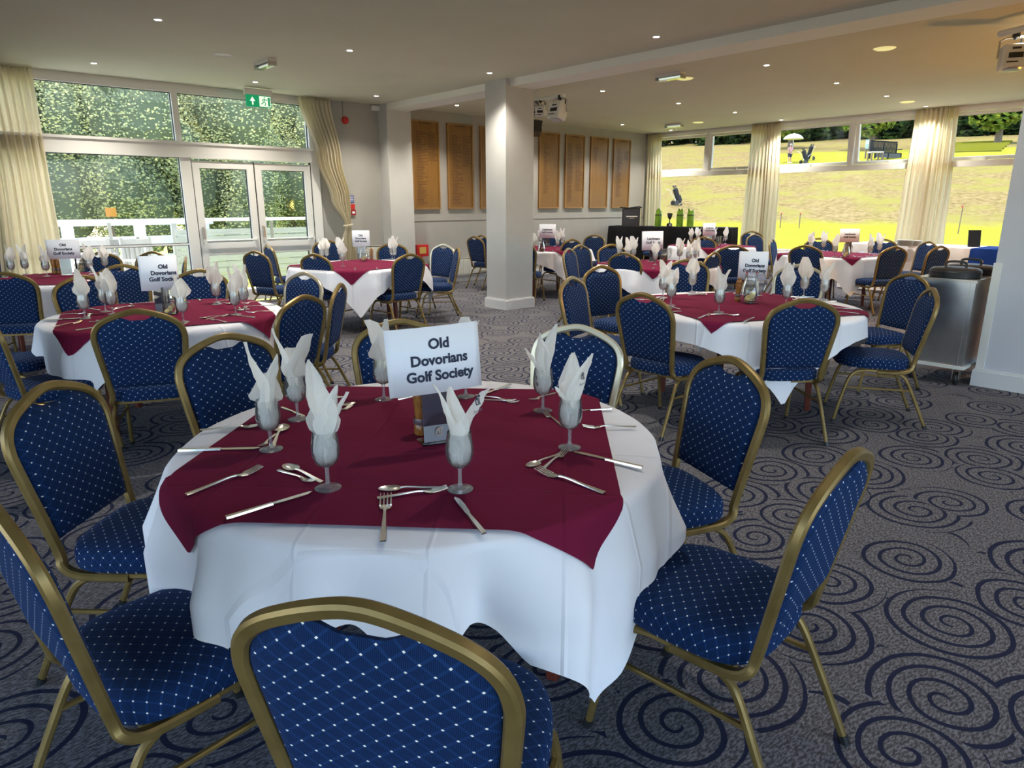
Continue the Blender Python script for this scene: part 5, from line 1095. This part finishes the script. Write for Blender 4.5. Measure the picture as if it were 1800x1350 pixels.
for u, s, l in ((1525, 92, 'sunlit green tree above the signpost on the golf course'), (1385, 98, 'sunlit green tree above the white umbrella'), (1745, 95, 'sunlit green tree beyond the grass terraces')):
    p = ground_at(u, s); t = thing('course_tree', l, 'tree', (p.x, p.y, p.z)); t.scale = (1, 1, 1.1); obj('trunk', trunk, t); o = obj('foliage', LC, t, (0, 0, 1.2)); o['kind'] = 'stuff'
# terraces
for i in range(5):
    a = ground_at(1672, 84 + i * 3.2); b_ = ground_at(1752 + i * 4, 84 + i * 3.2)
    d = (b_ - a); d.z = 0; L = d.length; n_ = Vector((-d.y, d.x, 0)).normalized(); c = (a + b_) / 2
    tg = obj('grass_terrace', MB().obox((c.x, c.y, c.z + .12), d / 2, n_ * .8, (0, 0, .10)), mats=M['turf'], smooth=0); tag(tg, kind='structure'); obj('riser_shade', MB().obox((c.x, c.y, c.z - .06), d / 2 * .99, n_ * .74, (0, 0, .08)), tg, mats=M['rough'], smooth=0)  # dark strip under each step paints in its shadow side
# bench
p = ground_at(1553, 77.5); t = thing('park_bench', 'long dark slatted bench on the golf course below the trees', 'bench', p, R(CR + 25)); 
for i in range(22): x = -1.75 + i * 3.5 / 21; obj('slat', MB().box(x - .045, x + .045, .28, .32, .55, 1.55), t, mats=M['benchwood'], smooth=0)
obj('top_rail', MB().box(-1.85, 1.85, .26, .34, 1.55, 1.66), t, mats=M['benchwood'], smooth=0); obj('seat', MB().box(-1.85, 1.85, -.30, .28, .50, .58), t, mats=M['benchwood'], smooth=0); obj('front_rail', MB().box(-1.85, 1.85, -.30, -.26, .1, .5), t, mats=M['black'], smooth=0)
for x in (-1.8, 0, 1.8):
    for y in (-.27, .30): obj('leg', MB().box(x - .06, x + .06, y - .05, y + .05, 0, .5 if y < 0 else 1.5), t, mats=M['benchwood'], smooth=0)
for x in (-1.8, 1.8): obj('armrest', MB().box(x - .06, x + .06, -.32, .30, .88, .95), t, mats=M['benchwood'], smooth=0)
p = ground_at(1535, 74); t = thing('garden_table', 'small brown wooden table left of the long bench', 'table', p, R(CR)); obj('tabletop', MB().box(-.55, .55, -.4, .4, .85, .95), t, mats=M['gardenwood'], smooth=0)
for x in (-.48, .48):
    for y in (-.34, .34): obj('leg', MB().box(x - .05, x + .05, y - .05, y + .05, 0, .85), t, mats=M['bark'], smooth=0)
p = ground_at(1518, 79); t = thing('sign_post', 'pale green signboard on a post on the golf course', 'sign', p, R(CR)); obj('post', MB().box(-.06, .06, -.05, .05, 0, 1.3), t, mats=M['bark'], smooth=0); obj('board', MB().box(-.17, .17, -.08, -.05, .9, 1.75), t, mats=mat('pale green', (.30, .42, .34), .6), smooth=0); obj('print_line', MB().box(-.10, .10, -.09, -.081, 1.35, 1.6), t, mats=M['white'], smooth=0)
for i, (u, l) in enumerate(((1381, 'leftmost thin marker stake on the green edge'), (1415, 'second thin marker stake, next to the leftmost one'), (1702, 'thin marker stake above the black menu board'), (1786, 'thin marker stake near the grey pillar'))):
    p = ground_at(u, 41 if i != 2 else 38); t = thing('marker_stake', l, 'stake', p, 0, 'thin marker stakes on the green'); hh = .75 if i < 2 else 1.2; obj('pole', MB().tube([(0, 0, 0), (.03 * (i == 2) * 3, 0, hh)], circ(.022, 6)), t, mats=M['bark']); obj('knob', MB().lathe([(0, hh - .02), (.05, hh), (.05, hh + .04), (0, hh + .07)], 8), t, mats=M['red'])
# golf trolleys
def golf_trolley(p, label, rz, s=1.0, dark=True):
    t = thing('golf_trolley', label, 'golf trolley', p, rz, 'golf bags on trolleys'); t.scale = (s, s, s); bm_ = mat('golf bag fabric', (.008, .009, .011), .8)
    obj('bag', MB().tube([(.25, 0, .15), (-.10, 0, 1.0)], circ(.15, 12), scale=[1, 1.1]), t, mats=bm_); obj('pocket', MB().tube([(.33, 0, .28), (.20, 0, .62)], circ(.10, 8)), t, mats=M['white'] if not dark else bm_)
    for i in range(6): a = i * 1.05; obj('club', MB().tube([(-.08 + .06 * math.cos(a), .07 * math.sin(a), .98), (-.14 + .09 * math.cos(a), .11 * math.sin(a), 1.14 + .03 * (i % 3)), (-.20 + .09 * math.cos(a), .11 * math.sin(a), 1.17)], circ(.02, 5)), t, mats=M['black'])
    obj('frame', MB().tube([(.28, 0, .12), (-.20, 0, .55), (-.45, 0, .92), (-.62, 0, .95)], circ(.02, 6)).tube([(-.05, -.28, .16), (-.10, 0, .48), (-.05, .28, .16)], circ(.018, 6)).tube([(-.62, -.12, .95), (-.62, .12, .95)], circ(.022, 6)), t, mats=M['chrome'])
    for y in (-.3, .3): obj('wheel', MB().lathe([(.05, -.02), (.15, -.025), (.16, 0), (.15, .025), (.05, .02)], 16), t, (-.05, y, .16), rot=(R(90), 0, 0), mats=M['white'] if not dark else M['black'])
    obj('front_wheel', MB().lathe([(0, -.02), (.07, -.02), (.07, .02), (0, .02)], 10), t, (.36, 0, .07), rot=(R(90), 0, 0), mats=M['black'])
golf_trolley(ground_at(1191, 50.5), 'golf trolley standing alone on the brown slope at left', R(CR + 10), 1.15)
golf_trolley(ground_at(1411, 74), 'golf trolley with dark bag beside the umbrella player', R(CR + 8), 1.2); golf_trolley(ground_at(1421, 78), 'second golf bag standing upright behind the trolley', R(CR + 100), 1.3)
# player with umbrella
def player(p, rz):
    t = thing('person', 'person in pink shirt and dark shorts standing under a white umbrella', 'person', p, rz)
    def skin(name, vs_, es, rad, m):
        me = bpy.data.meshes.new(name); me.from_pydata(vs_, es, []); me.materials.append(m); o = obj(name, me, t); o.modifiers.new('k', 'SKIN'); 
        for i, r_ in enumerate(rad): me.skin_vertices[0].data[i].radius = (r_, r_)
        me.skin_vertices[0].data[0].use_root = True
        s = o.modifiers.new('s', 'SUBSURF'); s.levels = s.render_levels = 1; return o
    sk = mat('skin', (.48, .25, .16), .6)
    skin('body', [(0, 0, .92), (0, 0, 1.15), (0, 0, 1.38), (0, 0, 1.50), (0, 0, 1.60), (0, 0, 1.70), (.10, 0, .85), (.12, .02, .48), (.12, -.02, .08), (.12, -.14, .04), (-.10, 0, .85), (-.13, 0, .48), (-.14, .02, .08), (-.14, -.10, .04), (.19, 0, 1.42), (.25, -.05, 1.18), (.22, -.25, 1.22), (-.19, 0, 1.42), (-.25, 0, 1.16), (-.24, -.08, .92)],
         [(0, 1), (1, 2), (2, 3), (3, 4), (4, 5), (0, 6), (6, 7), (7, 8), (8, 9), (0, 10), (10, 11), (11, 12), (12, 13), (2, 14), (14, 15), (15, 16), (2, 17), (17, 18), (18, 19)], [.14, .13, .14, .06, .10, .09, .09, .065, .045, .04, .09, .065, .045, .04, .06, .045, .035, .06, .045, .035], sk)
    skin('shirt', [(0, 0, .93), (0, 0, 1.15), (0, 0, 1.40), (.20, 0, 1.43), (.25, -.03, 1.26), (-.20, 0, 1.43), (-.25, 0, 1.26)], [(0, 1), (1, 2), (2, 3), (3, 4), (2, 5), (5, 6)], [.175, .165, .165, .085, .075, .085, .075], mat('pink shirt', (.62, .30, .30), .8))
    skin('shorts', [(0, 0, .95), (.10, 0, .82), (.12, .01, .55), (-.10, 0, .82), (-.13, 0, .55)], [(0, 1), (1, 2), (0, 3), (3, 4)], [.165, .125, .10, .125, .10], mat('navy shorts', (.02, .03, .07), .8))
    obj('cap', MB().lathe([(.105, 1.72), (.10, 1.78), (.05, 1.83), (0, 1.835)], 16), t, mats=M['white'])
    for x in (.12, -.14): obj('shoe', MB().box(x - .05, x + .05, -.20, .07, 0, .09), t, mats=M['white'], smooth=0)
p = ground_at(1386, 75); player(p, R(CR + 20))
t = thing('golf_umbrella', 'white golf umbrella held above the player in pink', 'umbrella', (p.x + .2, p.y - .1, p.z)); n = 8; V = [(0, 0, 2.75)]; F = []
for j, (r_, z) in enumerate(((.4, 2.68), (.75, 2.5), (1.0, 2.25))):
    for i in range(n * 2): a = math.pi * i / n; k = 1 if i % 2 == 0 else .93; V.append((r_ * k * math.cos(a), r_ * k * math.sin(a), z))
F = [(0, 1 + (i + 1) % 16, 1 + i) for i in range(16)] + [(1 + j * 16 + i, 1 + j * 16 + (i + 1) % 16, 1 + (j + 1) * 16 + (i + 1) % 16, 1 + (j + 1) * 16 + i) for j in range(2) for i in range(16)]
c = obj('canopy', MB().add(V, F), t, mats=mat('white nylon', (.85, .87, .95), .5), smooth=30); c.modifiers.new('s', 'SOLIDIFY').thickness = .01; obj('shaft', MB().tube([(0, 0, 1.15), (0, 0, 2.8)], circ(.015, 6)), t, mats=M['chrome'])
# rail just outside the east windows
mb = MB(); q0 = on_x(1240, 409, EA + 1.0); q1 = on_x(1450, 437, EA + 1.0)
t = thing('terrace_rail', 'thin dark rail running along outside the golf windows', 'rail', (0, 0, 0)); obj('top_bar', MB().tube([(EA + 1.0, 10.5, .72), (EA + 1.0, -1, .72)], circ(.022)), t, mats=M['black'])
for y in (9.5, 7.0, 4.5, 2.0): obj('post', MB().tube([(EA + 1.0, y, -.12), (EA + 1.0, y, .72)], circ(.02)), t, mats=M['black'])

# ------------------------------------------------------------------ outside, north: terrace, rail, garden furniture, hedge
mb = MB(); mb.box(-14, EA + .2, NB + .2, 40, -.4, -.12); tag(obj('lawn', mb, mats=mottled('terrace lawn', (.34, .42, .05), (.46, .50, .08), 3, .9), smooth=0), kind='structure')
struct('terrace_paving', MB().box(-6, 3.4, NB + .2, 16.6, -.12, -.02), M['paving'])
struct('path_strip', MB().box(3.4, 9, 12.6, 13.1, -.12, -.06), M['paving'])
t = thing('balustrade', 'glass balustrade with white handrail beyond the french doors', 'balustrade', (0, 13.5, 0))
obj('handrail', MB().box(-3, 8.5, -.04, .04, 1.17, 1.23), t, mats=M['upvc'], smooth=0)
for i in range(9): x = -2.9 + i * 1.42; obj('post', MB().box(x - .025, x + .025, -.02, .02, -.12, 1.17), t, mats=M['chrome'], smooth=0); 
for i in range(8): x = -2.9 + i * 1.42; obj('glass_panel', MB().box(x + .05, x + 1.37, -.006, .006, -.02, 1.12), t, mats=thin_glass('balustrade glass', (.985, .99, .99), .4) if i == 0 else bpy.data.materials['balustrade glass'], smooth=0)
t = thing('ranch_fence', 'white painted ranch fence behind the glass balustrade', 'fence', (0, 15.9, 0))
for i in range(9): x = -1.3 + i * 1.28; obj('post', MB().box(x - .10, x + .10, -.06, .06, -.12, 1.08), t, mats=M['upvc'], smooth=0)
for z in (.28, .66): obj('rail', MB().box(-2, 5.3, -.03, .03, z, z + .18), t, mats=M['upvc'], smooth=0)
obj('rail', MB().box(-2, 5.3, -.04, .04, 1.06, 1.12), t, mats=M['upvc'], smooth=0)
t = thing('timber_screen', 'grey horizontal timber screen seen through the french doors', 'fence', (5.3, 15.2, 0))
for i in range(8): obj('board', MB().box(-1.0, 2.6, -.012 - .004 * (i % 2), .012, -.1 + i * .135, .025 + i * .135), t, mats=M['greywood'], smooth=0)
for x in (-1.0, .8, 2.6): obj('post', MB().box(x - .05, x + .05, .012, .10, -.12, 1.1), t, mats=M['greywood'], smooth=0)
def garden_chair(x, y, rz, l):
    t = thing('garden_chair', l, 'chair', (x, y, -.02), rz, 'pale wooden garden chairs')
    for a in (-.24, .24):
        obj('leg', MB().box(a - .025, a + .025, .20, .25, 0, .62), t, mats=M['gardenwood'], smooth=0); obj('back_leg', MB().obox((a, -.25, .48), (.025, 0, 0), (0, .02, 0), (0, -.05, .50)), t, mats=M['gardenwood'], smooth=0); obj('armrest', MB().box(a - .035, a + .035, -.24, .27, .62, .65), t, mats=M['gardenwood'], smooth=0)
    for i in range(5): y0_ = -.2 + i * .09; obj('seat_slat', MB().box(-.24, .24, y0_, y0_ + .07, .40, .42), t, mats=M['gardenwood'], smooth=0)
    obj('top_slat', MB().obox((0, -.30, .90), (.24, 0, 0), (0, .012, 0), (0, -.008, .05)), t, mats=M['gardenwood'], smooth=0)
    for i in range(5): xx = -.18 + i * .09; obj('back_slat', MB().obox((xx, -.265, .65), (.022, 0, 0), (0, .010, 0), (0, -.025, .22)), t, mats=M['gardenwood'], smooth=0)
garden_chair(3.00, 12.15, R(200), 'pale wooden garden chair right beside the door mullion'); garden_chair(1.5, 12.3, R(150), 'pale wooden garden chair furthest left on the terrace'); garden_chair(2.25, 12.2, R(175), 'pale wooden garden chair behind the left glazing sign'); garden_chair(2.7, 12.9, R(10), 'pale wooden garden chair facing the window by the balustrade')
t = thing('garden_table', 'pale wooden terrace table between the garden chairs', 'table', (1.9, 13.0 - .15, -.02)); 
for i in range(6): obj('plank', MB().box(-.75, .75, -.35 + i * .118, -.35 + i * .118 + .105, .70, .73), t, mats=M['gardenwood'], smooth=0)
for a in (-.65, .65):
    for b_ in (-.28, .28): obj('leg', MB().box(a - .035, a + .035, b_ - .035, b_ + .035, 0, .70), t, mats=M['gardenwood'], smooth=0)
p = on_y(195, 373, 16.6); t = thing('warning_board', 'small orange board in front of the evergreens', 'sign', (p.x, p.y, 0)); obj('board', MB().box(-.10, .10, -.01, .01, p.z - .09, p.z + .09), t, mats=mat('orange board', (.60, .25, .03), .6), smooth=0); obj('post', MB().box(-.02, .02, .011, .04, -.12, p.z - .02), t, mats=M['bark'], smooth=0)
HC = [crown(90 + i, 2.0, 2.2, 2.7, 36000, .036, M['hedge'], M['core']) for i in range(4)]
htr = MB().tube([(0, 0, -.3), (.05, 0, 2), (0, .05, 4)], circ(.12, 8), scale=[1.2, .9, .5]).mesh('trunk', M['bark'])
wds = ['first', 'second', 'third', 'fourth', 'fifth', 'sixth', 'seventh', 'eighth', 'ninth', 'tenth', 'eleventh', 'twelfth']
for row, (yy, n_, off) in enumerate(((18.6, 8, 0), (20.3, 8, 1.2))):
    for i in range(n_):
        x = .4 + off + i * 2.05; t = thing('hedge_tree', f"leafy evergreen in the {'front' if row == 0 else 'back'} row beyond the balustrade, {wds[i]} from the left", 'tree', (x, yy + .3 * ((i * 5) % 3), -.3), i * 1.9 + row, 'evergreens beyond the terrace')
        t.scale = (1, 1, 1.05 + .25 * row + .1 * (i % 3)); obj('trunk', htr, t); o = obj('foliage', HC[(i + row * 2) % 4], t); o['kind'] = 'stuff'
